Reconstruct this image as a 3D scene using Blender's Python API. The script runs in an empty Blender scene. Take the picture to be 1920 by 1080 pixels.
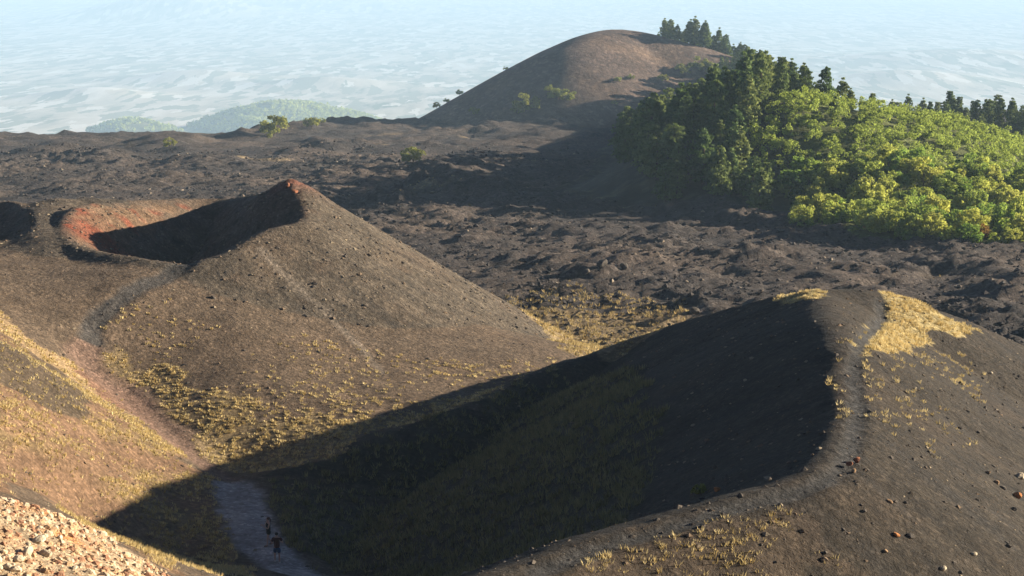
import bpy, bmesh, math, random
import numpy as np
from mathutils import Vector, Matrix

random.seed(7)
rng = np.random.default_rng(7)
scene = bpy.context.scene
COL = scene.collection

# ------------------------------------------------------------------ camera, sky, sun, exposure
FPX = 3200.0                      # focal length in pixels of a 1920 px wide frame
TH = math.radians(13.87)          # downward pitch
cam_data = bpy.data.cameras.new("camera")
cam_data.sensor_width = 36.0
cam_data.lens = 36.0 * FPX / 1920.0
cam_data.clip_start = 0.5
cam_data.clip_end = 90000.0
cam = bpy.data.objects.new("camera", cam_data)
cam.rotation_euler = (math.pi / 2 - TH, 0, 0)
COL.objects.link(cam)
scene.camera = cam

SUN_EL = math.radians(13.0)
SUN_AZ = math.atan2(0.25, 1.0)    # direction to the sun in plan: from +X, a little ahead of the camera
world = bpy.data.worlds.new("World")
scene.world = world
world.use_nodes = True
wn = world.node_tree
wn.nodes.clear()
w_out = wn.nodes.new("ShaderNodeOutputWorld")
w_bg = wn.nodes.new("ShaderNodeBackground")
w_sky = wn.nodes.new("ShaderNodeTexSky")
w_sky.sky_type = 'NISHITA'
w_sky.sun_disc = False
w_sky.sun_elevation = SUN_EL
w_sky.sun_rotation = math.pi / 2 - SUN_AZ
w_sky.altitude = 1900.0
w_sky.air_density = 0.45
w_sky.dust_density = 0.3
w_bg.inputs['Strength'].default_value = 0.05
wn.links.new(w_sky.outputs[0], w_bg.inputs[0])
wn.links.new(w_bg.outputs[0], w_out.inputs[0])

sun_data = bpy.data.lights.new("sun", 'SUN')
sun_data.energy = 5.0
sun_data.angle = math.radians(0.55)
sun_data.color = (1.0, 0.88, 0.68)
sun = bpy.data.objects.new("sun", sun_data)
sdir = Vector((math.cos(SUN_EL) * math.cos(SUN_AZ), math.cos(SUN_EL) * math.sin(SUN_AZ), math.sin(SUN_EL)))
sun.rotation_euler = sdir.to_track_quat('Z', 'Y').to_euler()
sun.location = (300, 0, 100)
COL.objects.link(sun)

scene.view_settings.view_transform = 'Standard'
scene.view_settings.look = 'None'
scene.view_settings.gamma = 1.0
scene.view_settings.use_curve_mapping = False
scene.view_settings.exposure = 1.65
scene.render.engine = 'CYCLES'
scene.cycles.use_denoising = True
scene.cycles.max_bounces = 6
scene.cycles.diffuse_bounces = 3
scene.cycles.volume_bounces = 3
scene.cycles.transparent_max_bounces = 4
scene.cycles.caustics_reflective = False
scene.cycles.caustics_refractive = False

# ------------------------------------------------------------------ helpers: survey geometry
CT, ST = math.cos(TH), math.sin(TH)
def P(u, v, Y):
    """survey point: bearing u, dip v, ground distance Y -> world xyz (camera station is the origin)"""
    a = (u - 960.0) / FPX
    b = (540.0 - v) / FPX
    k = Y / (CT + b * ST)
    return (a * k, Y, (-ST + b * CT) * k)

def smoothstep(a, b, x):
    t = np.clip((x - a) / (b - a), 0, 1)
    return t * t * (3 - 2 * t)

def _hash(ix, iy, seed):
    h = (ix.astype(np.int64) * 374761393 + iy.astype(np.int64) * 668265263 + seed * 974634777) & 0x7fffffff
    h = ((h ^ (h >> 13)) * 1274126177) & 0x7fffffff
    return (h ^ (h >> 16)) & 0x7fffffff

def perlin(x, y, seed=0):
    ix = np.floor(x); iy = np.floor(y)
    fx = x - ix; fy = y - iy
    u = fx * fx * fx * (fx * (fx * 6 - 15) + 10); v = fy * fy * fy * (fy * (fy * 6 - 15) + 10)
    def g(dx, dy):
        a = _hash(ix + dx, iy + dy, seed) * (2 * math.pi / 0x7fffffff)
        return np.cos(a) * (fx - dx) + np.sin(a) * (fy - dy)
    n00, n10, n01, n11 = g(0, 0), g(1, 0), g(0, 1), g(1, 1)
    return 1.5 * ((n00 * (1 - u) + n10 * u) * (1 - v) + (n01 * (1 - u) + n11 * u) * v)

def fbm(x, y, scale, octaves=4, seed=0, gain=0.5, ridged=False):
    s = np.zeros_like(x); a = 1.0; f = 1.0 / scale; tot = 0.0
    for o in range(octaves):
        n = perlin(x * f + 17.3 * o, y * f - 9.1 * o, seed + o)
        if ridged:
            n = 1 - 2 * np.abs(n)
        s += a * n; tot += a
        a *= gain; f *= 2.03
    return s / tot

def catmull(pts, n=6, closed=False):
    pts = [np.array(p, float) for p in pts]
    out = []
    N = len(pts)
    rngk = range(N) if closed else range(N - 1)
    for k in rngk:
        if closed:
            p0, p1, p2, p3 = pts[k - 1], pts[k], pts[(k + 1) % N], pts[(k + 2) % N]
        else:
            p0, p1, p2, p3 = pts[max(k - 1, 0)], pts[k], pts[k + 1], pts[min(k + 2, N - 1)]
        for j in range(n):
            t = j / n
            out.append(0.5 * ((2 * p1) + (-p0 + p2) * t + (2 * p0 - 5 * p1 + 4 * p2 - p3) * t * t + (-p0 + 3 * p1 - 3 * p2 + p3) * t ** 3))
    out.append(pts[0] if closed else pts[-1])
    return np.array(out)

def sweep(x, y, line, slope, w):
    """height of scree falling away from a crest line at a given slope, crest rounded over w metres"""
    best = np.full(x.shape, -1e9)
    for a, b in zip(line[:-1], line[1:]):
        dx, dy = b[0] - a[0], b[1] - a[1]
        L2 = dx * dx + dy * dy + 1e-9
        t = np.clip(((x - a[0]) * dx + (y - a[1]) * dy) / L2, 0, 1)
        d2 = (x - a[0] - t * dx) ** 2 + (y - a[1] - t * dy) ** 2
        h = a[2] + t * (b[2] - a[2]) - slope * (np.sqrt(d2 + w * w) - w)
        best = np.maximum(best, h)
    return best

def line_dist(x, y, line):
    best = np.full(x.shape, 1e9)
    for a, b in zip(line[:-1], line[1:]):
        dx, dy = b[0] - a[0], b[1] - a[1]
        L2 = dx * dx + dy * dy + 1e-9
        t = np.clip(((x - a[0]) * dx + (y - a[1]) * dy) / L2, 0, 1)
        best = np.minimum(best, (x - a[0] - t * dx) ** 2 + (y - a[1] - t * dy) ** 2)
    return np.sqrt(best)

def in_poly(x, y, poly):
    c = np.zeros(x.shape, bool)
    n = len(poly)
    for i in range(n):
        x1, y1 = poly[i][0], poly[i][1]; x2, y2 = poly[(i + 1) % n][0], poly[(i + 1) % n][1]
        if y1 == y2:
            continue
        cond = ((y1 > y) != (y2 > y)) & (x < (x2 - x1) * (y - y1) / (y2 - y1) + x1)
        c ^= cond
    return c

def smax(a, b, k):
    h = np.clip(0.5 + 0.5 * (a - b) / k, 0, 1)
    return b + (a - b) * h + k * h * (1 - h)

# ------------------------------------------------------------------ terrain: crest lines and valley floors
LAVA_A, LAVA_B = -28.6, 0.115
# right crater: near crest, summit, far crest
R_NEAR = [P(820, 1130, 58), P(960, 1078, 61), P(1100, 1020, 64.5), P(1250, 975, 67), P(1400, 932, 69.5), P(1500, 905, 71.5),
          P(1562, 862, 75), P(1588, 800, 81), P(1592, 740, 88), P(1580, 690, 95), P(1575, 640, 102), P(1550, 590, 110), P(1545, 546, 118)]
R_FAR = [P(1545, 546, 112), P(1440, 562, 124), P(1300, 600, 134), P(1200, 635, 136), P(1100, 668, 134), P(1060, 676, 132), P(980, 712, 127),
         P(850, 770, 120.5), P(700, 822, 115), P(600, 865, 112), P(490, 899, 110)]
R_SHOULDER = [P(1545, 546, 112), P(1640, 548, 115), P(1740, 582, 118), P(1830, 622, 120), P(1920, 660, 120), P(2060, 720, 119), P(2300, 840, 117)]
FN = [0.86] * 10 + [0.85, 0.87, 0.95]
R_NEAR = [tuple(FN[k] * c for c in p) for k, p in enumerate(R_NEAR)]
r_near = catmull(R_NEAR); r_far = catmull(R_FAR); r_shoulder = catmull(R_SHOULDER)
r_ring = [tuple(p) for p in r_near] + [tuple(p) for p in r_far] + [P(470, 950, 100), P(520, 1047, 92), P(600, 1080, 88.5), P(700, 1200, 75)]
# left crater rim (closed ring)
L_RIM = [P(545, 344, 168), P(572, 385, 163), P(566, 415, 159), P(500, 432, 156), P(425, 474, 151.5), P(335, 493, 149.5), P(230, 478, 151), P(150, 462, 154),
         P(118, 440, 158), P(122, 405, 165), P(160, 385, 171), P(240, 376, 180), P(345, 372, 189), P(430, 371, 190), P(500, 360, 182)]
L_RIM = [tuple(0.955 * c for c in p) for p in L_RIM]
l_rim = catmull(L_RIM, closed=True)
# second, smaller pit further left
L_PIT = [P(60, 425, 163), P(40, 385, 174), P(0, 378, 178), P(-120, 378, 176), P(-170, 420, 164), P(-90, 452, 157), P(20, 450, 158)]
L_PIT = [tuple(0.955 * c for c in p) for p in L_PIT]
l_pit = catmull(L_PIT, closed=True)
L_DIVIDE = catmull([P(105, 452, 149), P(82, 425, 154), P(75, 398, 161), P(100, 378, 168), P(170, 373, 171)])
# wooded hill and far hills
F_CREST = catmull([P(2300, 350, 440), P(2050, 297, 422), P(1920, 268, 405), P(1800, 246, 386), P(1700, 228, 372), P(1600, 210, 364), P(1500, 192, 362)])
F_CREST2 = catmull([P(1500, 192, 362), P(1475, 176, 450), P(1452, 158, 600), P(1430, 143, 760), P(1330, 112, 905), P(1250, 85, 945)])
F_PINE = catmull([P(1500, 192, 362), P(1400, 212, 440), P(1290, 240, 520), P(1225, 257, 570)])
F_MID = catmull([P(1450, 335, 352), P(1560, 325, 333), P(1700, 335, 324), P(1920, 366, 328), P(2200, 410, 330)])
F_LOW = catmull([P(1450, 390, 335), P(1560, 426, 292), P(1700, 440, 275), P(1920, 455, 264), P(2200, 470, 258)])
F_BACK = catmull([P(1700, 235, 560), P(1800, 232, 540), P(1920, 230, 520), P(2150, 235, 500)])
DK = catmull([P(1075, 88, 842), P(1120, 64, 862), P(1165, 56, 880), P(1240, 72, 875), P(1320, 95, 870), P(1400, 130, 865), P(1500, 190, 860)])

floor_pts = []
for X in (-70, -45, -20, 0, 20, 45, 70):
    for Yc in (-40, -15, 5, 25, 42):
        floor_pts.append((X, Yc, (-1.8 - 0.45 * Yc if Yc > 0 else -1.8 - 0.25 * Yc)))
floor_pts += [P(*q) for q in [
    (0, 1080, 45), (0, 935, 53), (120, 965, 54), (210, 1025, 54), (300, 1080, 53), (-300, 900, 50), (-300, 1000, 45),
    (0, 900, 84), (0, 850, 90), (0, 760, 97), (0, 700, 103), (0, 640, 109), (-250, 560, 108), (-250, 750, 90),
    (100, 704, 110), (150, 742, 111), (220, 786, 111.5), (290, 826, 111), (355, 884, 109),
    (80, 820, 95.5), (140, 950, 93.5), (140, 850, 97), (250, 900, 103), (300, 960, 99), (200, 1000, 92.5), (330, 1040, 93.5), (420, 1070, 91), (440, 960, 100.5), (440, 908, 107.5),
    (395, 895, 110), (480, 902, 109), (470, 950, 100.5), (490, 1000, 96), (520, 1047, 92), (560, 1070, 90), (600, 1085, 88),
    (290, 790, 119), (230, 740, 124), (165, 690, 126), (172, 640, 129), (185, 600, 132), (240, 550, 136), (300, 515, 140),
    (0, 590, 127), (0, 530, 135), (0, 480, 144), (-250, 480, 136), (80, 640, 124), (100, 560, 134), (100, 500, 142),
    (500, 882, 113), (420, 865, 115), (600, 848, 114.5), (700, 806, 118.5), (850, 757, 125), (1000, 704, 136), (1090, 669, 147),
    (340, 800, 119), (350, 600, 135.5), (450, 600, 136), (500, 700, 127), (640, 700, 130.5), (400, 750, 121.5), (600, 780, 121), (780, 700, 133)]]
floor_pts += [(5, 95, -46.5), (9, 110, -47), (0, 86, -42.5), (-4, 102, -44.5), (-7, 95, -42.5), (12, 90, -46), (8, 118, -46),
              (50, 100, -47), (62, 125, -50), (60, 80, -41), (45, 68, -36), (25, 62, -33), (10, 56, -30), (30, 150, -46), (60, 150, -47), (15, 148, -45)]
fp = np.array(floor_pts)
_c2 = 9.0
_D = np.sqrt((fp[:, None, 0] - fp[None, :, 0]) ** 2 + (fp[:, None, 1] - fp[None, :, 1]) ** 2 + _c2)
_n = len(fp)
_A = np.zeros((_n + 3, _n + 3)); _A[:_n, :_n] = -_D + np.eye(_n) * 0.8
_A[:_n, _n:] = np.c_[np.ones(_n), fp[:, 0], fp[:, 1]]; _A[_n:, :_n] = _A[:_n, _n:].T
_W = np.linalg.solve(_A, np.r_[fp[:, 2], 0, 0, 0])
def floor_rbf(x, y):
    s = _W[_n] + _W[_n + 1] * x + _W[_n + 2] * y
    for k in range(_n):
        s = s - _W[k] * np.sqrt((x - fp[k, 0]) ** 2 + (y - fp[k, 1]) ** 2 + _c2)
    return s

# mounds and hollows of the lava field: bearing, dip, distance, radius along x, along y, height
def lava_plane(y):
    return LAVA_A - LAVA_B * y
def lava_cast(u, v):
    b = (540.0 - v) / FPX
    t = -(-ST + b * CT) / (CT + b * ST)
    Y = -LAVA_A / (t - LAVA_B)
    return P(u, v, Y)
LAVA_MOUNDS = [(1130, 508, 6.0, 3, 0.9), (1095, 530, 4, 3, 1.6), (735, 392, 6, 9, 4.5), (640, 385, 5, 9, -2.0), (905, 372, 9, 16, 4.0), (1000, 395, 12, 14, 3.0),
               (810, 358, 7, 14, 3.5), (860, 330, 12, 20, 3.5), (560, 250, 10, 30, 4.5), (460, 252, 12, 20, 2.5), (640, 240, 12, 30, 3.0), (700, 243, 20, 40, 2.6), (780, 243, 24, 40, 2.4),
               (200, 300, 12, 18, 3), (90, 295, 10, 18, 3), (300, 280, 14, 20, 2.5), (400, 310, 10, 20, 2.5), (690, 330, 9, 20, 3.0), (980, 245, 20, 60, 3.0),
               (1300, 410, 9, 10, 2.5), (1430, 425, 8, 8, 2.5), (1520, 450, 8, 6, 1.8), (1260, 470, 6, 8, 2.0), (1400, 500, 8, 6, 1.5), (1620, 520, 8, 5, 1.2), (1780, 510, 8, 5, 1.6), (1300, 585, 2.5, 2.5, 1.2), (1900, 560, 7, 5, 2.0)]
LM = []
for (u, v, rx, ry, hh) in LAVA_MOUNDS:
    q = lava_cast(u, v); LM.append((q[0], q[1], rx, ry, hh))

def parts_of_ground(x, y):
    """heights of the separate landforms, without the small relief"""
    base = floor_rbf(x, np.minimum(y, 230.0))
    lava = lava_plane(y) + 0.0 * x
    for (mx, my, rx, ry, hh) in LM:
        near = (np.abs(x - mx) < 3 * rx) & (np.abs(y - my) < 3 * ry)
        if not near.any():
            continue
        xa, ya = x[near], y[near]
        wx = xa + 0.9 * rx * fbm(xa, ya, 1.6 * rx, 3, 400); wy = ya + 0.9 * ry * fbm(xa, ya, 1.6 * rx, 3, 410)
        lava[near] = lava[near] + hh * np.exp(-(((wx - mx) / rx) ** 2 + ((wy - my) / ry) ** 2) ** 1.5) * (0.75 + 0.6 * fbm(xa, ya, 0.6 * rx, 3, 420))
    edge = 700 + 150 * smoothstep(-125, -85, x) + 200 * smoothstep(40, 120, x)
    over = np.maximum(y - edge, 0)
    lava = lava - 0.22 * over * smoothstep(0, 90, over)
    k = smoothstep(149, 172, y + 0.06 * x)
    base = base * (1 - k) + lava * k
    right = np.maximum(sweep(x, y, r_near, 0.6, 1.3), np.maximum(sweep(x, y, r_far, 0.62, 0.8), sweep(x, y, r_shoulder, 0.58, 2.0)))
    near = (y < 240)
    left = np.full(x.shape, -999.0); ins = np.zeros(x.shape, bool); pit = np.zeros(x.shape, bool)
    if near.any():
        xn, yn = x[near], y[near]
        i1 = in_poly(xn, yn, l_rim); i2 = in_poly(xn, yn, l_pit) & ~i1
        out = sweep(xn, yn, l_rim, 0.64, 0.6)
        inn = sweep(xn, yn, l_rim, 1.0, 1.4)
        pout = sweep(xn, yn, l_pit, 0.5, 0.6); pinn = sweep(xn, yn, l_pit, 0.8, 0.5)
        lf = np.where(i1, np.maximum(inn, -41.0), np.where(i2, np.maximum(pinn, -40.5), np.maximum(np.maximum(out, pout), sweep(xn, yn, L_DIVIDE, 0.3, 2.0) - 1.2 * np.maximum(xn + 38.0, 0))))
        left[near] = lf; ins[near] = i1; pit[near] = i2
    forest = np.maximum.reduce([sweep(x, y, F_CREST, 0.52, 10.0), sweep(x, y, F_CREST2, 0.8, 6.0), sweep(x, y, F_PINE, 0.55, 8.0), sweep(x, y, F_MID, 0.28, 6.0), sweep(x, y, F_LOW, 0.2, 3.0), sweep(x, y, F_BACK, 0.3, 14.0)])
    dark = sweep(x, y, DK, 0.6, 18.0)
    return base, lava, right, left, ins | pit, forest, dark, k

def ground(x, y, detail=True):
    base, lava, right, left, pit, forest, dark, kl = parts_of_ground(x, y)
    h = smax(base, right, 1.2)
    h2 = smax(h, left, 0.8)
    h = np.where(pit, left, h2)
    h = smax(h, forest, 3.0)
    h = smax(h, dark, 4.0)
    # which landform shows: 0 slope, 1 right crater, 2 left crater, 3 lava, 4 wooded hill, 5 dark hill
    cand = np.stack([np.where(kl < 0.5, base, -999), right, np.where(pit, 999, left), np.where(kl >= 0.5, lava, -999), forest, dark])
    lab = cand.argmax(0)
    if detail:
        rough = np.where(lab == 3, 1.0, 0.0)
        fl = smoothstep(0, 2.5, (np.where(kl >= 0.5, lava, -999) - np.maximum.reduce([right, np.where(pit, 999, left), forest - 1.5, dark])) + 1.2) * smoothstep(0.2, 0.8, kl)
        n = (2.1 * fbm(x * 0.5, y * 0.4, 13, 3, 3) + 0.9 * fbm(x * 0.35 + 0.25 * y, y * 0.75 - 0.3 * x, 5.0, 4, 11, 0.6, ridged=True)
             + 0.95 * fbm(x, y * 0.8, 4.2, 3, 21, 0.6, ridged=True) + 0.45 * fbm(x, y, 1.9, 2, 61, ridged=True))
        h = h + fl * n * (1 + 0.5 * smoothstep(350, 600, y)) * (0.75 + 0.5 * smoothstep(-0.2, 0.5, fbm(x, y, 40, 2, 5)))
        # scree and cinder slopes: low lumps, faint gullies
        rho = np.hypot(x + 31.0, y - 152.0); ang = np.arctan2(y - 152.0, x + 31.0)
        rill = fbm(ang * 26.0, rho * 0.06, 1.0, 3, 81) * ((lab == 2) & ~pit) * smoothstep(0, 10, rho - 14)
        h = h + 0.16 * rill
        h = h + (1 - fl) * (0.10 * fbm(x, y, 3.2, 3, 31) + 0.05 * fbm(x, y, 0.9, 2, 41) + 0.22 * fbm(x, y, 14, 2, 51))
        # broken rock inside the left crater and round its summit
        inr = np.where(pit, 1.0, 0.0)
        if pit.any():
            inr[pit] = smoothstep(0.8, 3.5, np.minimum(line_dist(x[pit], y[pit], l_rim), line_dist(x[pit], y[pit], l_pit)))
        h = h + inr * 0.75 * fbm(x, y, 2.4, 4, 71, 0.6, ridged=True)
        pk = P(556, 352, 159.5)
        d = np.hypot(x - pk[0], y - pk[1])
        h = h + np.exp(-(d / 3.5) ** 2) * (0.5 * fbm(x, y, 1.6, 3, 77, 0.6, ridged=True) + 0.2)
    return h, lab, pit

def cast(u, v, y0=30.0, y1=1000.0):
    """first point of the ground along a bearing"""
    Y = np.concatenate([np.arange(y0, 260, 0.2), np.arange(260, y1, 1.0)])
    a = (u - 960.0) / FPX; b = (540.0 - v) / FPX
    k = Y / (CT + b * ST)
    x = a * k; z = (-ST + b * CT) * k
    g, _, _ = ground(x, Y, True)
    i = np.argmax(g > z)
    return (float(x[i]), float(Y[i]), float(g[i]))

def gz(x, y):
    return float(ground(np.array([x], float), np.array([y], float))[0][0])

def cast_many(uv, y0=30.0, y1=1000.0):
    uv = np.array(uv, float)
    Y = np.concatenate([np.arange(y0, 260, 0.3), np.arange(260, y1, 1.5)])
    a = (uv[:, 0:1] - 960.0) / FPX; b = (540.0 - uv[:, 1:2]) / FPX
    k = Y[None, :] / (CT + b * ST)
    x = a * k; z = (-ST + b * CT) * k
    g, _, _ = ground(x.ravel(), np.broadcast_to(Y, x.shape).ravel(), True)
    g = g.reshape(x.shape)
    i = np.argmax(g > z, axis=1)
    r = np.arange(len(uv))
    return np.stack([x[r, i], Y[i], g[r, i]], 1)

# ------------------------------------------------------------------ where grass, red cinder, tracks lie (world polygons)
def region(*uv):
    return cast_many(uv)
REG = {}
_defs = {
    'left_slope': [(-60, 600), (0, 628), (160, 730), (300, 815), (375, 885), (440, 905), (430, 990), (470, 1075), (320, 1075), (200, 1005), (120, 950), (0, 925), (-60, 920)],
    'left_dark': [(0, 640), (60, 665), (120, 700), (165, 745), (170, 780), (110, 775), (40, 740), (0, 715), (-60, 700)],
    'left_red': [(-20, 740), (60, 765), (130, 795), (160, 815), (120, 835), (60, 820), (0, 800)],
    'foot_belt': [(185, 650), (215, 640), (300, 700), (400, 745), (500, 770), (620, 790), (760, 770), (920, 730), (930, 745), (700, 815), (560, 870), (500, 888), (400, 870), (330, 800), (230, 720)],
    'foot_wide': [(175, 600), (300, 560), (480, 620), (700, 660), (900, 690), (1060, 668), (930, 740), (700, 815), (500, 888), (400, 870), (230, 720)],
    'plateau_strip': [(-60, 560), (0, 585), (60, 640), (150, 690), (280, 780), (300, 812), (160, 725), (0, 625), (-60, 590)],
    'plateau_red': [(130, 690), (190, 700), (270, 760), (300, 800), (330, 840), (280, 800), (180, 735)],
    'summit_grass': [(1640, 544), (1740, 580), (1838, 624), (1800, 628), (1740, 632), (1690, 660), (1600, 690), (1588, 672), (1610, 630), (1650, 600), (1655, 570)],
    'summit_back': [(1450, 556), (1540, 546), (1545, 560), (1460, 570)],
    'flank_grass': [(1560, 690), (1740, 640), (1860, 680), (1840, 760), (1700, 860), (1580, 880), (1610, 780)],
    'near_grass': [(1040, 1060), (1200, 985), (1330, 960), (1480, 960), (1560, 1010), (1620, 1085), (1000, 1085)],
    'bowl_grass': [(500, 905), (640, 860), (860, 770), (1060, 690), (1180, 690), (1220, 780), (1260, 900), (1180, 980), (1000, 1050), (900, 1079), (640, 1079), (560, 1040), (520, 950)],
    'lava_grass': [(940, 560), (1060, 530), (1200, 560), (1310, 590), (1240, 625), (1110, 668), (1080, 665), (1000, 610)],
    'near_rock': [(-60, 930), (0, 935), (120, 960), (215, 1020), (320, 1076), (-60, 1079)],
    'red_wall': [(140, 400), (240, 385), (345, 385), (300, 420), (200, 462), (150, 460)],
}
_all = []; _idx = {}
for nme, lst in _defs.items():
    _idx[nme] = (len(_all), len(_all) + len(lst)); _all += lst
_res = cast_many(_all)
for nme, (i0, i1) in _idx.items():
    REG[nme] = _res[i0:i1]
REG['near_rock'] = np.vstack([REG['near_rock'][:5], [(-9.0, 40.0, 0), (-9.0, 30.0, 0), (-34.0, 30.0, 0), (-34.0, 52.0, 0)]])

PATH_MAIN = catmull([P(640, 1110, 85), P(590, 1082, 88.5), P(545, 1062, 90.5), P(505, 1025, 94), P(475, 985, 97.5), P(455, 945, 101.5), P(450, 918, 105.5), P(440, 906, 107.5)])
PATH_LINK = catmull([P(425, 898, 109.5), P(385, 878, 112), P(330, 830, 116), P(290, 790, 119), P(230, 740, 124), P(165, 690, 126), P(168, 645, 129), P(180, 605, 132), P(235, 552, 136), P(300, 515, 140), P(350, 494, 143)])
_pr = cast_many([(1000, 1072), (1120, 1030), (1250, 992), (1400, 948), (1500, 922), (1570, 880), (1598, 820), (1606, 760), (1598, 700), (1612, 650), (1650, 600), (1652, 565)])
PATH_RIM = catmull([tuple(p) for p in _pr])

SCREE = catmull([tuple(p) for p in cast_many([(488, 470), (520, 505), (565, 550), (610, 590), (660, 635), (720, 700)])])
def soft(name, x, y, amp=1.2, sc=4.0, seed=100):
    nx = fbm(x, y, sc, 3, seed) * amp * 2; ny = fbm(x + 50, y - 30, sc, 3, seed + 7) * amp * 2
    return in_poly(x + nx, y + ny, REG[name]).astype(float)

ASH = np.array((0.092, 0.073, 0.055)); ASH_DK = np.array((0.044, 0.038, 0.033)); BROWN = np.array((0.125, 0.086, 0.058))
RED = np.array((0.18, 0.052, 0.030)); RUST = np.array((0.16, 0.100, 0.062)); STRAW = np.array((0.36, 0.27, 0.10)); STRAW_GR = np.array((0.20, 0.18, 0.065))
LAVA1 = np.array((0.056, 0.047, 0.044)); LAVA2 = np.array((0.115, 0.086, 0.068)); TRACK = np.array((0.062, 0.058, 0.056)); PALE = np.array((0.42, 0.31, 0.20)); TRACK_P = np.array((0.36, 0.32, 0.30))

def mixc(c, col, w):
    w = np.clip(w, 0, 1)[:, None]
    return c * (1 - w) + col * w

def surface(x, y, z, lab, pit):
    """true colour of the ground, and how much dry grass grows there"""
    n1 = fbm(x, y, 9, 4, 200) * 0.5 + 0.5; n2 = fbm(x, y, 2.2, 3, 210) * 0.5 + 0.5
    c = np.tile(ASH, (len(x), 1)); g = np.zeros(len(x))
    c = mixc(c, BROWN, smoothstep(0.45, 0.8, n1) * 0.5)
    c = mixc(c, ASH_DK, smoothstep(0.55, 0.75, n2) * 0.35)
    right = lab == 1; left = lab == 2; lava = lab == 3; fo = lab == 4; dk = lab == 5; slope = lab == 0
    # cinder of the right crater is darker; streaks run down its flank and down the left cone
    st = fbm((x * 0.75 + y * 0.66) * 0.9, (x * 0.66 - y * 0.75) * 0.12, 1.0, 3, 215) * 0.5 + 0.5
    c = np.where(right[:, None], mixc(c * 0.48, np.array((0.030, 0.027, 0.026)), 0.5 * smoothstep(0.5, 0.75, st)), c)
    rho = np.hypot(x + 31.0, y - 152.0); ang = np.arctan2(y - 152.0, x + 31.0)
    st = fbm(ang * 34.0, rho * 0.07, 1.0, 4, 216) * 0.5 + 0.5
    c = np.where(left[:, None], mixc(mixc(c, ASH_DK, 0.6 * smoothstep(0.5, 0.72, st)), np.array((0.15, 0.12, 0.09)), 0.5 * (1 - smoothstep(0.25, 0.42, st))), c)
    # lava
    lc = np.tile(LAVA1, (len(x), 1))
    lc = mixc(lc, LAVA2, smoothstep(0.35, 0.75, fbm(x, y * 0.6, 30, 4, 220) * 0.5 + 0.5) * 0.75)
    lg = smoothstep(0.66, 0.80, fbm(x * 0.45, y * 0.55, 16, 4, 230) * 0.5 + 0.5)
    lc = mixc(lc, np.array((0.30, 0.22, 0.12)), lg * 0.7)
    c = np.where(lava[:, None], lc, c); 
    # dark hill: purplish brown
    dkc = mixc(np.tile(np.array((0.105, 0.074, 0.060)), (len(x), 1)), np.array((0.165, 0.110, 0.075)), smoothstep(0.4, 0.8, fbm(x, y, 22, 4, 240) * 0.5 + 0.5) * 0.8)
    c = np.where(dk[:, None], dkc, c)
    fc = mixc(np.tile(np.array((0.062, 0.056, 0.040)), (len(x), 1)), np.array((0.10, 0.085, 0.05)), smoothstep(0.5, 0.7, n1))
    fc = mixc(fc, np.array((0.11, 0.125, 0.04)), 0.85 * smoothstep(44, 56, x - 0.10 * (y - 290)) * smoothstep(400, 372, y))
    c = np.where(fo[:, None], fc, c)
    near = y < 190
    if near.any():
        X, Y = x[near], y[near]; C = c[near]; G = g[near]; S = slope[near]; R = right[near]; L = left[near]; V = lava[near]; PT = pit[near]; Z = z[near]; N2 = n2[near]; N1 = n1[near]
        # general slope ground is browner
        C = np.where(S[:, None], mixc(C, BROWN, np.full(len(X), 0.6)), C)
        m = soft('left_slope', X, Y); bare = smoothstep(0.43, 0.58, fbm(X, Y * 0.6, 6, 3, 261) * 0.5 + 0.5); C = mixc(C, np.array((0.20, 0.135, 0.07)), m * 0.85); C = mixc(C, np.array((0.165, 0.098, 0.062)), m * bare * 0.85); G = np.maximum(G, m * (0.6 + 0.5 * N1) * (1 - 0.85 * bare))
        m = soft('left_dark', X, Y, 0.8); C = mixc(C, np.array((0.085, 0.062, 0.042)), m); G = np.where(m > 0, 0.22, G)
        m = soft('left_red', X, Y, 0.8); C = mixc(C, np.array((0.20, 0.12, 0.075)), m * 0.7)
        m = soft('foot_wide', X, Y, 1.5); C = mixc(C, BROWN, m * 0.4); G = np.maximum(G, m * 0.26 * smoothstep(0.3, 0.7, N1))
        m = soft('foot_belt', X, Y, 1.6, 5.0); C = mixc(C, np.array((0.22, 0.16, 0.085)), m * 0.8); G = np.maximum(G, m * (0.35 + 0.6 * N1))
        m = soft('plateau_strip', X, Y, 0.8); C = mixc(C, np.array((0.29, 0.20, 0.11)), m * 0.9); G = np.maximum(G, m * 0.5)
        m = soft('plateau_red', X, Y, 0.8); C = mixc(C, np.array((0.20, 0.11, 0.075)), m * 0.9); G = np.where(m > 0, 0.05, G)
        m = soft('summit_grass', X, Y, 0.5, 2.0); C = mixc(C, np.array((0.36, 0.28, 0.13)), m * 0.8); G = np.where(m > 0, 1.0, G)
        m = soft('summit_back', X, Y, 0.4, 2.0); C = mixc(C, np.array((0.36, 0.28, 0.13)), m * 0.8); G = np.where(m > 0, 0.9, G)
        m = soft('flank_grass', X, Y, 1.4); G = np.maximum(G, m * 0.12 * smoothstep(0.4, 0.6, N1))
        m = soft('near_grass', X, Y, 1.2, 3.0); C = mixc(C, BROWN, m * 0.3); G = np.maximum(G, m * 0.42 * smoothstep(0.35, 0.6, N2))
        m = soft('lava_grass', X, Y, 2.0, 5.0); C = mixc(C, np.array((0.25, 0.18, 0.095)), m * 0.7); G = np.maximum(G, m * 0.55 * smoothstep(0.35, 0.65, N2))
        m = soft('bowl_grass', X, Y, 1.6) * (line_dist(X, Y, r_near) > 9.0); C = mixc(C, np.array((0.055, 0.05, 0.032)), m * 0.6); G = np.where((m > 0) & (G < 0.05), -(0.25 + 0.45 * N1), G)
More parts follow.
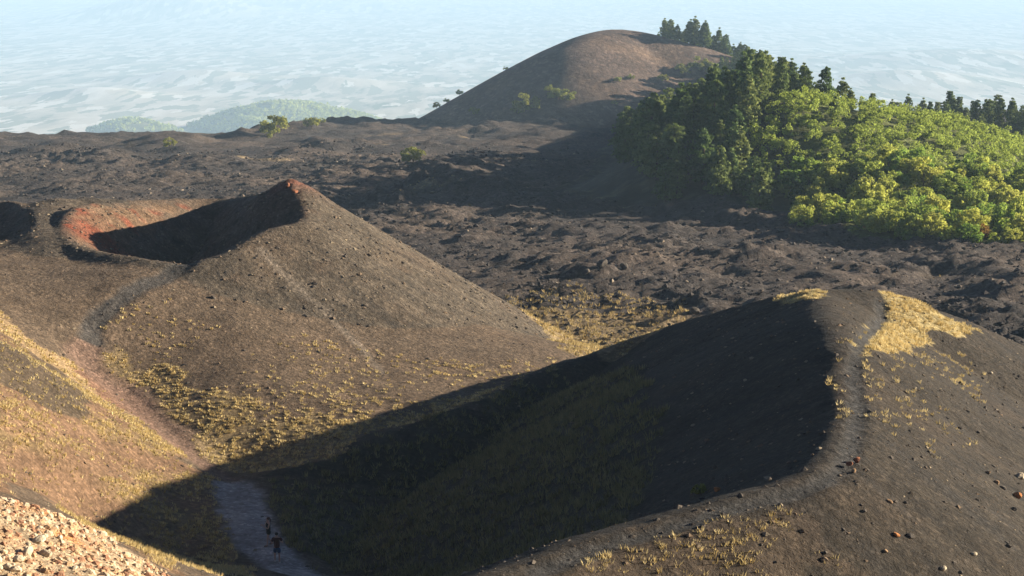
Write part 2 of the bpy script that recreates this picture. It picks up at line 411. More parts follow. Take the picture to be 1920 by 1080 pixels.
        m = soft('near_rock', X, Y, 0.6, 2.5) * (Y < 62); C = mixc(C, PALE, m * 0.9); C = mixc(C, np.array((0.42, 0.19, 0.07)), m * smoothstep(0.5, 0.7, fbm(X, Y, 3.0, 3, 260) * 0.5 + 0.5)); G = np.where(m > 0, 0, G)
        # crater walls of the left cone
        C = np.where(PT[:, None], mixc(C, np.array((0.15, 0.10, 0.07)), smoothstep(0.3, 0.6, N2) * 0.6), C)
        m = soft('red_wall', X, Y, 1.0, 3.0) * PT
        C = mixc(C, RUST, m * 0.8); C = mixc(C, RED, 0.9 * m * smoothstep(0.50, 0.70, fbm(X, Y, 3, 3, 270) * 0.5 + 0.5))
        C = mixc(C, RED, np.exp(-(np.hypot(X - REG['red_wall'][4][0], Y - REG['red_wall'][4][1]) / 3.5) ** 2) * PT)
        pk = P(549, 350, 160)
        C = mixc(C, np.array((0.17, 0.07, 0.05)), np.exp(-(np.hypot(X - pk[0], Y - pk[1]) / 2.2) ** 2) * 0.9)
        C = np.where((L & ~PT)[:, None], mixc(C, RUST, 0.25 * smoothstep(0.62, 0.8, N2)), C)
        d = line_dist(X, Y, SCREE); m = 1 - smoothstep(0.15, 0.55, d + 0.35 * fbm(X, Y, 1.5, 2, 283)); C = mixc(C, np.array((0.19, 0.155, 0.125)), m * 0.6)
        # tracks
        d = line_dist(X, Y, PATH_MAIN); m = 1 - smoothstep(1.2, 1.9, d + 0.5 * fbm(X, Y, 2, 2, 280)); C = mixc(C, TRACK_P, m); G = G * (1 - m)
        d = line_dist(X, Y, PATH_LINK); wl = 1 + 0.9 * smoothstep(131, 124, Y) * smoothstep(113, 118, Y); m = 1 - smoothstep(0.5, 1.2, (d + 0.4 * fbm(X, Y, 2, 2, 281)) / wl); C = mixc(C, np.where((Y < 129)[:, None], np.array((0.17, 0.108, 0.082)), TRACK), m * 0.85); G = G * (1 - m)
        d = line_dist(X, Y, PATH_RIM); m = 1 - smoothstep(0.2, 0.6, d + 0.25 * fbm(X, Y, 1.5, 2, 282)); C = mixc(C, TRACK * 0.8, m); G = G * (1 - m)
        G = np.where(PT, 0, G)
        c[near] = C; g[near] = G
    return c, g

# ------------------------------------------------------------------ materials
def new_mat(name):
    m = bpy.data.materials.new(name); m.use_nodes = True
    nt = m.node_tree; nt.nodes.clear()
    out = nt.nodes.new('ShaderNodeOutputMaterial'); b = nt.nodes.new('ShaderNodeBsdfPrincipled')
    nt.links.new(b.outputs[0], out.inputs[0])
    b.inputs['Roughness'].default_value = 0.95
    b.inputs['Specular IOR Level'].default_value = 0.15
    return m, nt, b, out

def N(nt, typ, **kw):
    n = nt.nodes.new(typ)
    for k, v in kw.items():
        if k in n.inputs.keys():
            n.inputs[k].default_value = v
        else:
            setattr(n, k, v)
    return n

def ground_material(name, speck_scale, speck_lo, speck_hi, bump, bump_scale, grass=0.0):
    m, nt, b, out = new_mat(name)
    L = nt.links.new
    att = N(nt, 'ShaderNodeVertexColor', layer_name='Col')
    geo = N(nt, 'ShaderNodeNewGeometry')
    n1 = N(nt, 'ShaderNodeTexNoise', Scale=speck_scale, Detail=5.0, Roughness=0.65)
    L(geo.outputs['Position'], n1.inputs['Vector'])
    mr = N(nt, 'ShaderNodeMapRange'); mr.inputs['From Min'].default_value = 0.3; mr.inputs['From Max'].default_value = 0.7
    mr.inputs['To Min'].default_value = speck_lo; mr.inputs['To Max'].default_value = speck_hi
    L(n1.outputs['Fac'], mr.inputs['Value'])
    mul = N(nt, 'ShaderNodeMixRGB', blend_type='MULTIPLY'); mul.inputs['Fac'].default_value = 1.0
    L(att.outputs['Color'], mul.inputs['Color1']); L(mr.outputs[0], mul.inputs['Color2'])
    # broader patches, and grit that is a little paler or darker than the ground
    n3 = N(nt, 'ShaderNodeTexNoise', Scale=speck_scale * 0.22, Detail=3.0, Roughness=0.6); L(geo.outputs['Position'], n3.inputs['Vector'])
    mr3 = N(nt, 'ShaderNodeMapRange'); mr3.inputs['From Min'].default_value = 0.3; mr3.inputs['From Max'].default_value = 0.7
    mr3.inputs['To Min'].default_value = 0.75; mr3.inputs['To Max'].default_value = 1.25; L(n3.outputs['Fac'], mr3.inputs['Value'])
    vo = N(nt, 'ShaderNodeTexVoronoi', Scale=speck_scale * 2.6); L(geo.outputs['Position'], vo.inputs['Vector'])
    sep = N(nt, 'ShaderNodeSeparateColor'); L(vo.outputs['Color'], sep.inputs[0])
    pw = N(nt, 'ShaderNodeMath', operation='POWER'); pw.inputs[1].default_value = 5.0; L(sep.outputs[0], pw.inputs[0])
    gr = N(nt, 'ShaderNodeMath', operation='MULTIPLY_ADD'); gr.inputs[1].default_value = 0.7; gr.inputs[2].default_value = 0.86; L(pw.outputs[0], gr.inputs[0])
    gm = N(nt, 'ShaderNodeMath', operation='MULTIPLY'); L(gr.outputs[0], gm.inputs[0]); L(mr3.outputs[0], gm.inputs[1])
    mx = N(nt, 'ShaderNodeMixRGB', blend_type='MULTIPLY'); mx.inputs['Fac'].default_value = 1.0; L(mul.outputs[0], mx.inputs['Color1']); L(gm.outputs[0], mx.inputs['Color2'])
    L(mx.outputs[0], b.inputs['Base Color'])
    n2 = N(nt, 'ShaderNodeTexNoise', Scale=bump_scale, Detail=6.0, Roughness=0.7)
    L(geo.outputs['Position'], n2.inputs['Vector'])
    bp = N(nt, 'ShaderNodeBump'); bp.inputs['Strength'].default_value = 1.0; bp.inputs['Distance'].default_value = bump
    L(n2.outputs['Fac'], bp.inputs['Height']); L(bp.outputs[0], b.inputs['Normal'])
    return m

MAT_CINDER = ground_material('cinder_ground', 2.2, 0.62, 1.38, 0.32, 2.2)
MAT_LAVA = ground_material('lava_ground', 0.9, 0.55, 1.45, 0.5, 1.1)
MAT_FAR = ground_material('far_cinder_ground', 0.25, 0.75, 1.25, 0.8, 0.35)

# ------------------------------------------------------------------ terrain meshes, cut along the landforms
def set_props(o, label=None, cat=None, group=None, kind=None):
    if label: o['label'] = label
    if cat: o['category'] = cat
    if group: o['group'] = group
    if kind: o['kind'] = kind
    return o

def mesh_from(name, verts, faces, mat=None, col=None, smooth=False):
    me = bpy.data.meshes.new(name)
    verts = np.asarray(verts, np.float32); faces = np.asarray(faces, np.int32)
    nv, nf, k = len(verts), len(faces), faces.shape[1]
    me.vertices.add(nv); me.vertices.foreach_set('co', verts.ravel())
    me.loops.add(nf * k); me.loops.foreach_set('vertex_index', faces.ravel())
    me.polygons.add(nf); me.polygons.foreach_set('loop_start', np.arange(0, nf * k, k, dtype=np.int32))
    me.polygons.foreach_set('loop_total', np.full(nf, k, np.int32))
    me.polygons.foreach_set('use_smooth', np.full(nf, smooth))
    if col is not None:
        a = me.color_attributes.new('Col', 'FLOAT_COLOR', 'POINT')
        c4 = np.ones((nv, 4), np.float32); c4[:, :3] = col
        a.data.foreach_set('color', c4.ravel())
    if mat: me.materials.append(mat)
    me.update(); me.validate()
    return me

def obj_from(name, me, parent=None, loc=None):
    o = bpy.data.objects.new(name, me); COL.objects.link(o)
    if parent: o.parent = parent
    if loc is not None: o.location = loc
    return o

def submesh(name, V, F, sel, col, mat):
    f = F[sel]
    if len(f) == 0: return None
    used, inv = np.unique(f.ravel(), return_inverse=True)
    return mesh_from(name, V[used], inv.reshape(f.shape), mat, col[used], True)

TERR = {}
def patch(x0, x1, y0, y1, step, tracks):
    xs = np.arange(x0, x1 + 1e-6, step); ys = np.arange(y0, y1 + 1e-6, step)
    X, Y = np.meshgrid(xs, ys); X = X.ravel(); Y = Y.ravel()
    h, lab, pit = ground(X, Y)
    if tracks:   # worn tracks lie a little lower than the ground beside them
        for ln, wd, dp in ((PATH_MAIN, 1.6, 0.15), (PATH_LINK, 0.9, 0.14), (PATH_RIM, 0.45, 0.16)):
            d = line_dist(X, Y, ln); h = h - dp * (1 - smoothstep(wd * 0.6, wd * 1.3, d))
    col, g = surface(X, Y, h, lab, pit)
    nx, ny = len(xs), len(ys)
    i = (np.arange(ny - 1)[:, None] * nx + np.arange(nx - 1)[None, :]).ravel()
    F = np.stack([i, i + 1, i + nx + 1, i + nx], 1)
    V = np.stack([X, Y, h], 1)
    fl = lab[i].copy()
    if tracks:
        cx, cy = X[i] + step / 2, Y[i] + step / 2
        tr = (line_dist(cx, cy, PATH_MAIN) < 1.55) | (line_dist(cx, cy, PATH_LINK) < 0.8) | (line_dist(cx, cy, PATH_RIM) < 0.42)
        fl[tr] = 9
    return V, F, fl, col

NAMES = {0: 'mountain_slope_ground', 1: 'right_crater_hill', 2: 'left_crater_hill', 3: 'lava_field_ground', 4: 'wooded_hill_ground', 5: 'bare_hill_ground', 9: 'footpath'}
LABELS = {0: 'grassy brown mountain slope in the left foreground', 1: 'dark breached cinder crater on the right with its hollow in deep shadow',
          2: 'grey cinder cone with a red walled crater at the left', 3: 'rough dark lava field spreading behind the craters', 4: 'wooded hill ground under the green forest',
          5: 'bare brown rounded volcanic hill in the distance', 9: 'narrow worn footpath over the slopes'}
parts_by = {}
for (a, tr) in (((-72, 74, 36, 172, 0.33), True), ((-72, 74, -40, 36.2, 1.2), False), ((-185, 185, 170.5, 520, 0.95), False), ((-380, 420, 519, 1150, 2.6), False)):
    V, F, fl, col = patch(*a, tr)
    for l in np.unique(fl):
        parts_by.setdefault(int(l), []).append((V, F, fl == l, col, a[2]))
for l, lst in parts_by.items():
    lst.sort(key=lambda t: -t[2].sum())
    root = None
    for k, (V, F, sel, col, y0) in enumerate(lst):
        mat = MAT_LAVA if l == 3 else (MAT_FAR if l in (4, 5) else MAT_CINDER)
        me = submesh(NAMES[l], V, F, sel, col, mat)
        TERR.setdefault(l, []).append(me)
    # one object for each landform: join the patches' arrays
    vv, ff, cc, off = [], [], [], 0
    for me in TERR[l]:
        n = len(me.vertices); a = np.empty(n * 3, np.float32); me.vertices.foreach_get('co', a)
        q = np.empty(len(me.polygons) * 4, np.int32); me.loops.foreach_get('vertex_index', q)
        c4 = np.empty(n * 4, np.float32); me.color_attributes['Col'].data.foreach_get('color', c4)
        vv.append(a.reshape(-1, 3)); ff.append(q.reshape(-1, 4) + off); cc.append(c4.reshape(-1, 4)[:, :3]); off += n
    me = mesh_from(NAMES[l], np.concatenate(vv), np.concatenate(ff), mat, np.concatenate(cc), True)
    for old in TERR[l]: bpy.data.meshes.remove(old)
    o = obj_from(NAMES[l], me)
    set_props(o, LABELS[l], None, None, 'structure')
# ------------------------------------------------------------------ far country below the mountain
FAR_Y = np.array([1000, 1500, 2500, 5000, 8000, 12000, 18000, 25000, 44000.0]); FAR_Z = np.array([-205, -290, -430, -768, -985, -1225, -1505, -1740, -1900.0])
def far_ground(x, y):
    z = np.interp(y, FAR_Y, FAR_Z)
    z = z + 5 * fbm(x, y, 400, 4, 500) * smoothstep(1000, 2500, y) + 26 * np.maximum(fbm(x, y, 2200, 3, 510), 0) * smoothstep(5000, 9000, y)
    for (u, v, Y, r, hh) in ((330, 40, 17000, 900, 260), (372, 150, 8200, 330, 50), (610, 165, 7700, 300, 45), (180, 190, 6900, 220, 40), (1820, 125, 9500, 900, 90), (1700, 165, 7800, 420, 60), (500, 10, 20000, 1500, 160)):
        p = P(u, v, Y)
        z = z + hh * np.exp(-((x - p[0]) ** 2 + (y - p[1]) ** 2) / r ** 2)
    return z
def far_material():
    m, nt, b, out = new_mat('far_plain_fields')
    L = nt.links.new
    geo = N(nt, 'ShaderNodeNewGeometry')
    def cells(sx, sy):
        mp = N(nt, 'ShaderNodeMapping'); mp.inputs['Scale'].default_value = (sx, sy, 0.0); L(geo.outputs['Position'], mp.inputs['Vector'])
        nz = N(nt, 'ShaderNodeTexNoise', Scale=2.2, Detail=2.0); L(mp.outputs[0], nz.inputs['Vector'])
        wp = N(nt, 'ShaderNodeMixRGB', blend_type='LINEAR_LIGHT'); wp.inputs['Fac'].default_value = 0.45; L(mp.outputs[0], wp.inputs['Color1']); L(nz.outputs['Color'], wp.inputs['Color2'])
        vo = N(nt, 'ShaderNodeTexVoronoi', Scale=1.0); L(wp.outputs[0], vo.inputs['Vector'])
        sp = N(nt, 'ShaderNodeSeparateColor'); L(vo.outputs['Color'], sp.inputs[0])
        return sp, vo
    big, _v = cells(0.0024, 0.0006)
    mid, _v = cells(0.0075, 0.0017)
    dot, dv = cells(0.020, 0.0045)
    mpn = N(nt, 'ShaderNodeMapping'); mpn.inputs['Scale'].default_value = (0.005, 0.0013, 0.0); L(geo.outputs['Position'], mpn.inputs['Vector'])
    nn = N(nt, 'ShaderNodeTexNoise', Scale=1.0, Detail=6.0, Roughness=0.65); L(mpn.outputs[0], nn.inputs['Vector'])
    nr_ = N(nt, 'ShaderNodeMapRange'); nr_.inputs['From Min'].default_value = 0.32; nr_.inputs['From Max'].default_value = 0.68; nr_.inputs['To Min'].default_value = 0.0; nr_.inputs['To Max'].default_value = 0.5; L(nn.outputs['Fac'], nr_.inputs['Value'])
    hb = N(nt, 'ShaderNodeMath', operation='MULTIPLY_ADD'); hb.inputs[1].default_value = 0.2; L(big.outputs[1], hb.inputs[0]); L(nr_.outputs[0], hb.inputs[2])
    sm = N(nt, 'ShaderNodeMath', operation='MULTIPLY_ADD'); sm.inputs[1].default_value = 0.17; L(mid.outputs[0], sm.inputs[0]); L(hb.outputs[0], sm.inputs[2])
    r1 = N(nt, 'ShaderNodeValToRGB'); L(sm.outputs[0], r1.inputs['Fac'])
    e = r1.color_ramp.elements
    e[0].position = 0.2; e[0].color = (0.16, 0.19, 0.13, 1); e[1].position = 0.7; e[1].color = (0.72, 0.63, 0.55, 1)
    k = r1.color_ramp.elements.new(0.30); k.color = (0.40, 0.36, 0.29, 1)
    k = r1.color_ramp.elements.new(0.45); k.color = (0.55, 0.47, 0.38, 1)
    # groves and houses: small dark and small bright specks
    gd = N(nt, 'ShaderNodeMath', operation='LESS_THAN'); gd.inputs[1].default_value = 0.34; L(dot.outputs[0], gd.inputs[0])
    m1 = N(nt, 'ShaderNodeMixRGB'); m1.inputs['Color2'].default_value = (0.29, 0.29, 0.22, 1); L(gd.outputs[0], m1.inputs['Fac']); L(r1.outputs[0], m1.inputs['Color1'])
    gh = N(nt, 'ShaderNodeMath', operation='GREATER_THAN'); gh.inputs[1].default_value = 0.88; L(dot.outputs[1], gh.inputs[0])
    mm = N(nt, 'ShaderNodeMixRGB'); mm.inputs['Color2'].default_value = (0.76, 0.68, 0.6, 1); L(gh.outputs[0], mm.inputs['Fac']); L(m1.outputs[0], mm.inputs['Color1'])
    L(mm.outputs[0], b.inputs['Base Color'])
    return m
ts = np.concatenate([np.arange(1000, 4000, 40), np.arange(4000, 12000, 70), np.arange(12000, 44001, 320)])
xs = np.linspace(-1, 1, 161)
Yg = np.repeat(ts, 161)
# strips of widening reach keep the mesh fine where the country is near
Xg = np.tile(xs, len(ts)) * (600 + 0.42 * Yg)
Zg = far_ground(Xg, Yg)
i = (np.arange(len(ts) - 1)[:, None] * 161 + np.arange(160)[None, :]).ravel()
o = obj_from('far_plain_ground', mesh_from('far_plain_ground', np.stack([Xg, Yg, Zg], 1), np.stack([i, i + 1, i + 162, i + 161], 1), far_material(), None, True))
set_props(o, 'pale hazy lowland plain with fields far below the mountain', None, None, 'structure')

# ------------------------------------------------------------------ foliage
def leaf_material(name, c1, c2, trans=0.35, vary=0.25):
    m, nt, b, out = new_mat(name)
    L = nt.links.new
    att = N(nt, 'ShaderNodeVertexColor', layer_name='Col')
    oi = N(nt, 'ShaderNodeObjectInfo')
    mix = N(nt, 'ShaderNodeMixRGB'); mix.inputs['Color1'].default_value = (*c1, 1); mix.inputs['Color2'].default_value = (*c2, 1)
    L(oi.outputs['Random'], mix.inputs['Fac'])
    mul = N(nt, 'ShaderNodeMixRGB', blend_type='MULTIPLY'); mul.inputs['Fac'].default_value = 1.0
    L(mix.outputs[0], mul.inputs['Color1']); L(att.outputs['Color'], mul.inputs['Color2'])
    L(mul.outputs[0], b.inputs['Base Color'])
    tr = N(nt, 'ShaderNodeBsdfTranslucent'); L(mul.outputs[0], tr.inputs['Color'])
    ms = N(nt, 'ShaderNodeMixShader'); ms.inputs['Fac'].default_value = trans
    L(b.outputs[0], ms.inputs[1]); L(tr.outputs[0], ms.inputs[2]); L(ms.outputs[0], out.inputs[0])
    return m
MAT_PINE = leaf_material('pine_needles', (0.09, 0.14, 0.04), (0.21, 0.24, 0.07), 0.3)
MAT_BROAD = leaf_material('broad_leaves', (0.21, 0.31, 0.055), (0.46, 0.46, 0.10), 0.5)
MAT_AUTUMN = leaf_material('yellowing_leaves', (0.32, 0.22, 0.045), (0.34, 0.17, 0.045), 0.35)
MAT_BROOM = leaf_material('broom_leaves', (0.24, 0.26, 0.06), (0.30, 0.30, 0.07), 0.35)
def bark_material():
    m, nt, b, out = new_mat('tree_bark')
    n1 = N(nt, 'ShaderNodeTexNoise', Scale=6.0, Detail=4.0); r = N(nt, 'ShaderNodeValToRGB')
    r.color_ramp.elements[0].color = (0.05, 0.035, 0.025, 1); r.color_ramp.elements[1].color = (0.16, 0.12, 0.09, 1)
    nt.links.new(n1.outputs['Fac'], r.inputs['Fac']); nt.links.new(r.outputs[0], b.inputs['Base Color'])
    return m
MAT_BARK = bark_material()

def leaf_cloud(centres, radii, per, size, rs, flat=0.75):
    """leaf-sized quads spread through clumps; returns verts, faces, tint"""
    V, F, T = [], [], []
    nf = 0
    for c, r in zip(centres, radii):
        d = rs.normal(size=(per, 3)); d /= np.linalg.norm(d, axis=1)[:, None]
        rad = r * (0.55 + 0.5 * rs.random(per))[:, None]
        p = np.asarray(c) + d * rad * np.array((1, 1, flat))
        nrm = d + 0.6 * rs.normal(size=(per, 3)); nrm /= np.linalg.norm(nrm, axis=1)[:, None]
        a = np.cross(nrm, rs.normal(size=(per, 3))); a /= np.linalg.norm(a, axis=1)[:, None] + 1e-9
        b = np.cross(nrm, a)
        s = (size * (0.6 + 0.8 * rs.random(per)))[:, None]
        q = np.stack([p - a * s - b * s * 0.6, p + a * s - b * s * 0.6, p + a * s * 0.8 + b * s * 0.7, p - a * s * 0.8 + b * s * 0.7], 1)
        V.append(q.reshape(-1, 3)); F.append(np.arange(per * 4).reshape(-1, 4) + nf); nf += per * 4
        t = (0.75 + 0.5 * rs.random()) * np.ones((per * 4, 1)) * (0.85 + 0.3 * np.repeat(rs.random(per), 4))[:, None]
        T.append(np.repeat(t, 3, 1))
    return np.concatenate(V), np.concatenate(F), np.concatenate(T)

def tube(pts, rads, n=6):
    V, F = [], []
    for k, (p, r) in enumerate(zip(pts, rads)):
        for j in range(n):
            a = 2 * math.pi * j / n
            V.append((p[0] + r * math.cos(a), p[1] + r * math.sin(a), p[2]))
    for k in range(len(pts) - 1):
        for j in range(n):
            F.append((k * n + j, k * n + (j + 1) % n, (k + 1) * n + (j + 1) % n, (k + 1) * n + j))
    return V, F

def pine_meshes(seed):
    rs = np.random.default_rng(seed)
    H = 10.0; cs, rr = [], []
    wide = 0.17 + 0.07 * rs.random()
    t = 0.12
    while t < 0.95:
        prof = (0.55 + 0.45 * min(1, (t - 0.05) / 0.25)) * (1 - t) ** 0.5
        R = wide * H * prof * 1.25
        k = max(2, int(5 + 3 * prof)) if t < 0.9 else 1
        a0 = rs.random() * 6.28
        for j in range(k):
            a = a0 + 6.28 * j / k + 0.5 * rs.normal()
            d = R * (0.3 + 0.75 * rs.random()) if k > 1 else 0.0
            cs.append((math.cos(a) * d, math.sin(a) * d, t * H + 0.25 * rs.normal())); rr.append(0.27 * R + 0.22)
        t += 0.055 + 0.02 * rs.random()
    V, F, T = leaf_cloud(cs, rr, 22, 0.22, rs, 0.55)
    crown = mesh_from('pine_crown', V, F, MAT_PINE, T)
    lean = 0.15 * rs.normal(size=2)
    tv, tf = tube([(0, 0, -1.0), (lean[0], lean[1], H * 0.4), (0, 0, H * 0.92)], [0.2, 0.14, 0.04])
    # a few limbs
    for j in range(6):
        a = j * 1.05 + rs.random(); z = H * (0.2 + 0.1 * j); o0 = len(tv)
        v2, f2 = tube([(0, 0, z), (math.cos(a) * 0.8, math.sin(a) * 0.8, z + 0.2), (math.cos(a) * 1.4, math.sin(a) * 1.4, z + 0.35)], [0.05, 0.035, 0.02], 4)
        tv += v2; tf += [tuple(i + o0 for i in q) for q in f2]
    return crown, mesh_from('pine_trunk', tv, tf, MAT_BARK)

def broad_meshes(seed, mat):
    rs = np.random.default_rng(seed)
    H = 5.2; cs, rr = [], []
    for j in range(26):
        a = rs.random() * 6.28; e = rs.random()
        d = 2.25 * math.sqrt(rs.random()); z = 1.2 + (H - 2.0) * (0.1 + 0.9 * e) * (1 - 0.42 * (d / 2.25) ** 2)
        cs.append((math.cos(a) * d, math.sin(a) * d, z)); rr.append(0.42 + 0.42 * rs.random())
    V, F, T = leaf_cloud(cs, rr, 66, 0.14, rs, 0.8)
    crown = mesh_from('broadleaf_crown', V, F, mat, T)
    tv, tf = tube([(0, 0, -0.8), (0.1, 0.05, 1.2), (0.0, 0.1, 2.6)], [0.14, 0.10, 0.05])
    for j in range(5):
        a = j * 1.25 + rs.random(); o0 = len(tv)
        v2, f2 = tube([(0.08, 0.05, 1.1), (math.cos(a) * 0.6, math.sin(a) * 0.6, 1.9), (math.cos(a) * 1.3, math.sin(a) * 1.3, 2.9)], [0.07, 0.05, 0.02], 4)
        tv += v2; tf += [tuple(i + o0 for i in q) for q in f2]
    return crown, mesh_from('broadleaf_trunk', tv, tf, MAT_BARK)

PINES = [pine_meshes(s) for s in (1, 2, 3, 4, 5)]
BROADS = [broad_meshes(s, MAT_BROAD) for s in (11, 12, 13, 14, 15)]
AUTUMNS = [broad_meshes(s, MAT_AUTUMN) for s in (21, 22)]
BROOMS = [broad_meshes(s, MAT_BROOM) for s in (31, 32, 33)]

def plant(name, kind, x, y, z, scale, sz, label, cat, group):
    root = bpy.data.objects.new(name, None); COL.objects.link(root)
    root.empty_display_size = 0.5
    root.location = (x, y, z); root.rotation_euler = (0, 0, random.random() * 6.28); root.scale = (scale, scale, scale * sz)
    cm, tm = kind
    obj_from('crown', cm, root); obj_from('trunk', tm, root)
    return set_props(root, label, cat, group)

# tree sites on the wooded hill
def sites(x0, x1, y0, y1, gap, seed):
    rs = np.random.default_rng(seed)
    X, Y = np.meshgrid(np.arange(x0, x1, gap), np.arange(y0, y1, gap))
    X = X.ravel() + rs.uniform(-0.45, 0.45, X.size) * gap; Y = Y.ravel() + rs.uniform(-0.45, 0.45, Y.size) * gap
    return X, Y
def project(x, y, z):
    d = y * CT - z * ST
    return 960 + FPX * x / d, 540 - FPX * (y * ST + z * CT) / d
def visible(x, y, z, margin=0.0):
    """does the ground hide the point from the survey station?"""
    t = np.linspace(0.15, 0.995, 160)
    ok = np.ones(len(x), bool)
    for i0 in range(0, len(x), 400):
        sl = slice(i0, i0 + 400)
        xx = x[sl, None] * t; yy = y[sl, None] * t; zz = (z[sl, None] + margin) * t
        g, _, _ = ground(xx.ravel(), yy.ravel(), False)
        ok[sl] = (g.reshape(xx.shape) < zz).all(1)
    return ok
def unhidden(S, height, width, seen=5.0):
    """leave out trees that the trees in front of them hide entirely"""
    S = sorted(S, key=lambda s: s[1])
    hor = np.full(2600, 2000.0); out = []
    for s in S:
        x, y, z, u, v = s[:5]
        tu, tv = project(x, y, z + height)
        w = width * FPX / y
        a, b = int(max(0, tu - w * 0.5 + 300)), int(min(2599, tu + w * 0.5 + 300))
        if b <= a: continue
        if np.percentile(hor[a:b], 60) - tv > seen:
            out.append(tuple(s) + (float(np.percentile(hor[a:b], 60) - tv),))
        c0, c1 = int(max(0, tu - w * 0.33 + 300)), int(min(2599, tu + w * 0.33 + 300))
        hor[c0:c1] = np.minimum(hor[c0:c1], tv + 0.18 * height * FPX / y)
    return out

def broad_zone(x, y):
    return (x > 47 + 0.10 * (y - 290) + 8 * fbm(x, y, 14, 2, 312)) & (y < 366 + 0.5 * (x - 62) + 8 * fbm(x, y, 20, 2, 311))
X, Y = sites(15, 260, 300, 960, 6.4, 301)
H, LAB, _ = ground(X, Y, False)
U, Vv = project(X, Y, H)
keep = (LAB == 4) & (U > 1165) & (U < 1975) & (Vv > 40) & ~broad_zone(X, Y)
keep &= (X < 52 + 0.115 * (Y - 290)) | (Y > 330)
keep &= (U < 1640) | (Y > 470)
vis = np.zeros(len(X), bool); vis[keep] = visible(X[keep], Y[keep], H[keep] + 9.0)
keep &= vis
pine_sites = unhidden([(X[k], Y[k], H[k], U[k], Vv[k]) for k in np.where(keep)[0]], 10.0, 3.6, 7.5)
# the grove on the shoulder beside the bare summit
rs = np.random.default_rng(5)
gv = []
for k in range(62):
    u = 1242 + 170 * (k / 33.0) + rs.uniform(-5, 5); yy = rs.uniform(872, 900)
    if k > 33: u = rs.uniform(1330, 1500); yy = rs.uniform(800, 880)
    xx = P(u, 100, yy)[0]; gv.append((xx, yy))
gv = np.array(gv); hz, _, _ = ground(gv[:, 0], gv[:, 1], False)
grove = [(gv[k, 0], gv[k, 1], hz[k], *project(gv[k, 0], gv[k, 1], hz[k])) for k in range(len(gv))]
X, Y = sites(30, 165, 252, 420, 3.0, 303)
H, LAB, _ = ground(X, Y, False)
U, Vv = project(X, Y, H)
keep = (LAB == 4) & (U > 1380) & (U < 1980) & broad_zone(X, Y)
vis = np.zeros(len(X), bool); vis[keep] = visible(X[keep], Y[keep], H[keep] + 3.0)
keep &= vis
broad_sites = unhidden([(X[k], Y[k], H[k], U[k], Vv[k]) for k in np.where(keep)[0]], 3.6, 2.6, 2.5)
broad_sites = [s[:5] for s in sorted(broad_sites, key=lambda s: s[1])]
broad_rest = broad_sites[300:]; broad_sites = broad_sites[:300]
print('pines', len(pine_sites), 'leafy', len(broad_sites))
pine_sites = [s[:5] for s in sorted(pine_sites, key=lambda s: -min(s[5], 60.0))[:240]]

def pine_label(x, y, u, v):
    if y > 600: return ('dark green pine far back on the ridge between bare hill and wood', 'pines far back on the ridge')
    if u > 1690: return ('dark green pine on the skyline behind the bright leafy trees at right', 'skyline pines at the right')
    if u > 1480: return ('dark green pine standing just above the bright leafy wood', 'pines above the leafy wood')
    if u < 1290: return ('dark green pine in the shaded left end of the wood', 'pines in the shaded left end of the wood')
    if y < 420: return ('olive green pine at the wood front ' + ('beside the leafy trees' if u > 1420 else 'near its shaded end'), 'pines along the front of the wood')
    return ('dark green pine in the middle of the pine wood', 'pines in the middle of the wood')
order = sorted(range(len(pine_sites)), key=lambda k: pine_sites[k][3])
leftmost, rightmost = order[0], order[-1]
for k, (x, y, z, u, v) in enumerate(pine_sites):
    sc = random.uniform(0.7, 1.2) * (1.2 if u < 1440 and y < 620 else 0.85)
    lab, grp = pine_label(x, y, u, v)
    if k == leftmost: lab = 'leftmost dark pine of the wood, at the edge of the lava'
    if k == rightmost: lab = 'rightmost dark pine on the skyline behind the leafy trees'
    plant('pine_tree', PINES[k % 5], x, y, z - 0.2, sc, random.uniform(0.85, 1.15), lab, 'tree', grp)
for k, (x, y, z, u, v) in enumerate(grove):
    sc = random.uniform(0.85, 1.6) * (1.0 - 0.25 * abs(min(k, 33) - 12) / 22)
    lab = 'dark green pine in the grove beside the bare hill summit'
    if k > 33: lab = 'dark green pine on the slope below the grove, right of the bare hill'
    if k == 0: lab = 'small dark pine at the left end of the grove, nearest the bare summit'
    plant('pine_tree', PINES[k % 5], x, y, z - 0.3, sc, random.uniform(0.8, 1.1), lab, 'tree', 'pines beside the bare summit')
def nearest(S, u, v):
    return min(range(len(S)), key=lambda k: (S[k][3] - u) ** 2 + (S[k][4] - v) ** 2)
orange_k = nearest(broad_sites, 1630, 445); yellow_ks = {nearest(broad_sites, 1570, 400): 'yellowing leafy tree among green ones low on the left of the leafy wood', nearest(broad_sites, 1850, 455): 'yellowing leafy tree at the foot of the wood near the right'}
front_v = {}
for k, s in enumerate(broad_sites):
    c = int(s[3] // 30)
    if c not in front_v or s[1] < broad_sites[front_v[c]][1]: front_v[c] = k
front_ids = set(front_v.values())
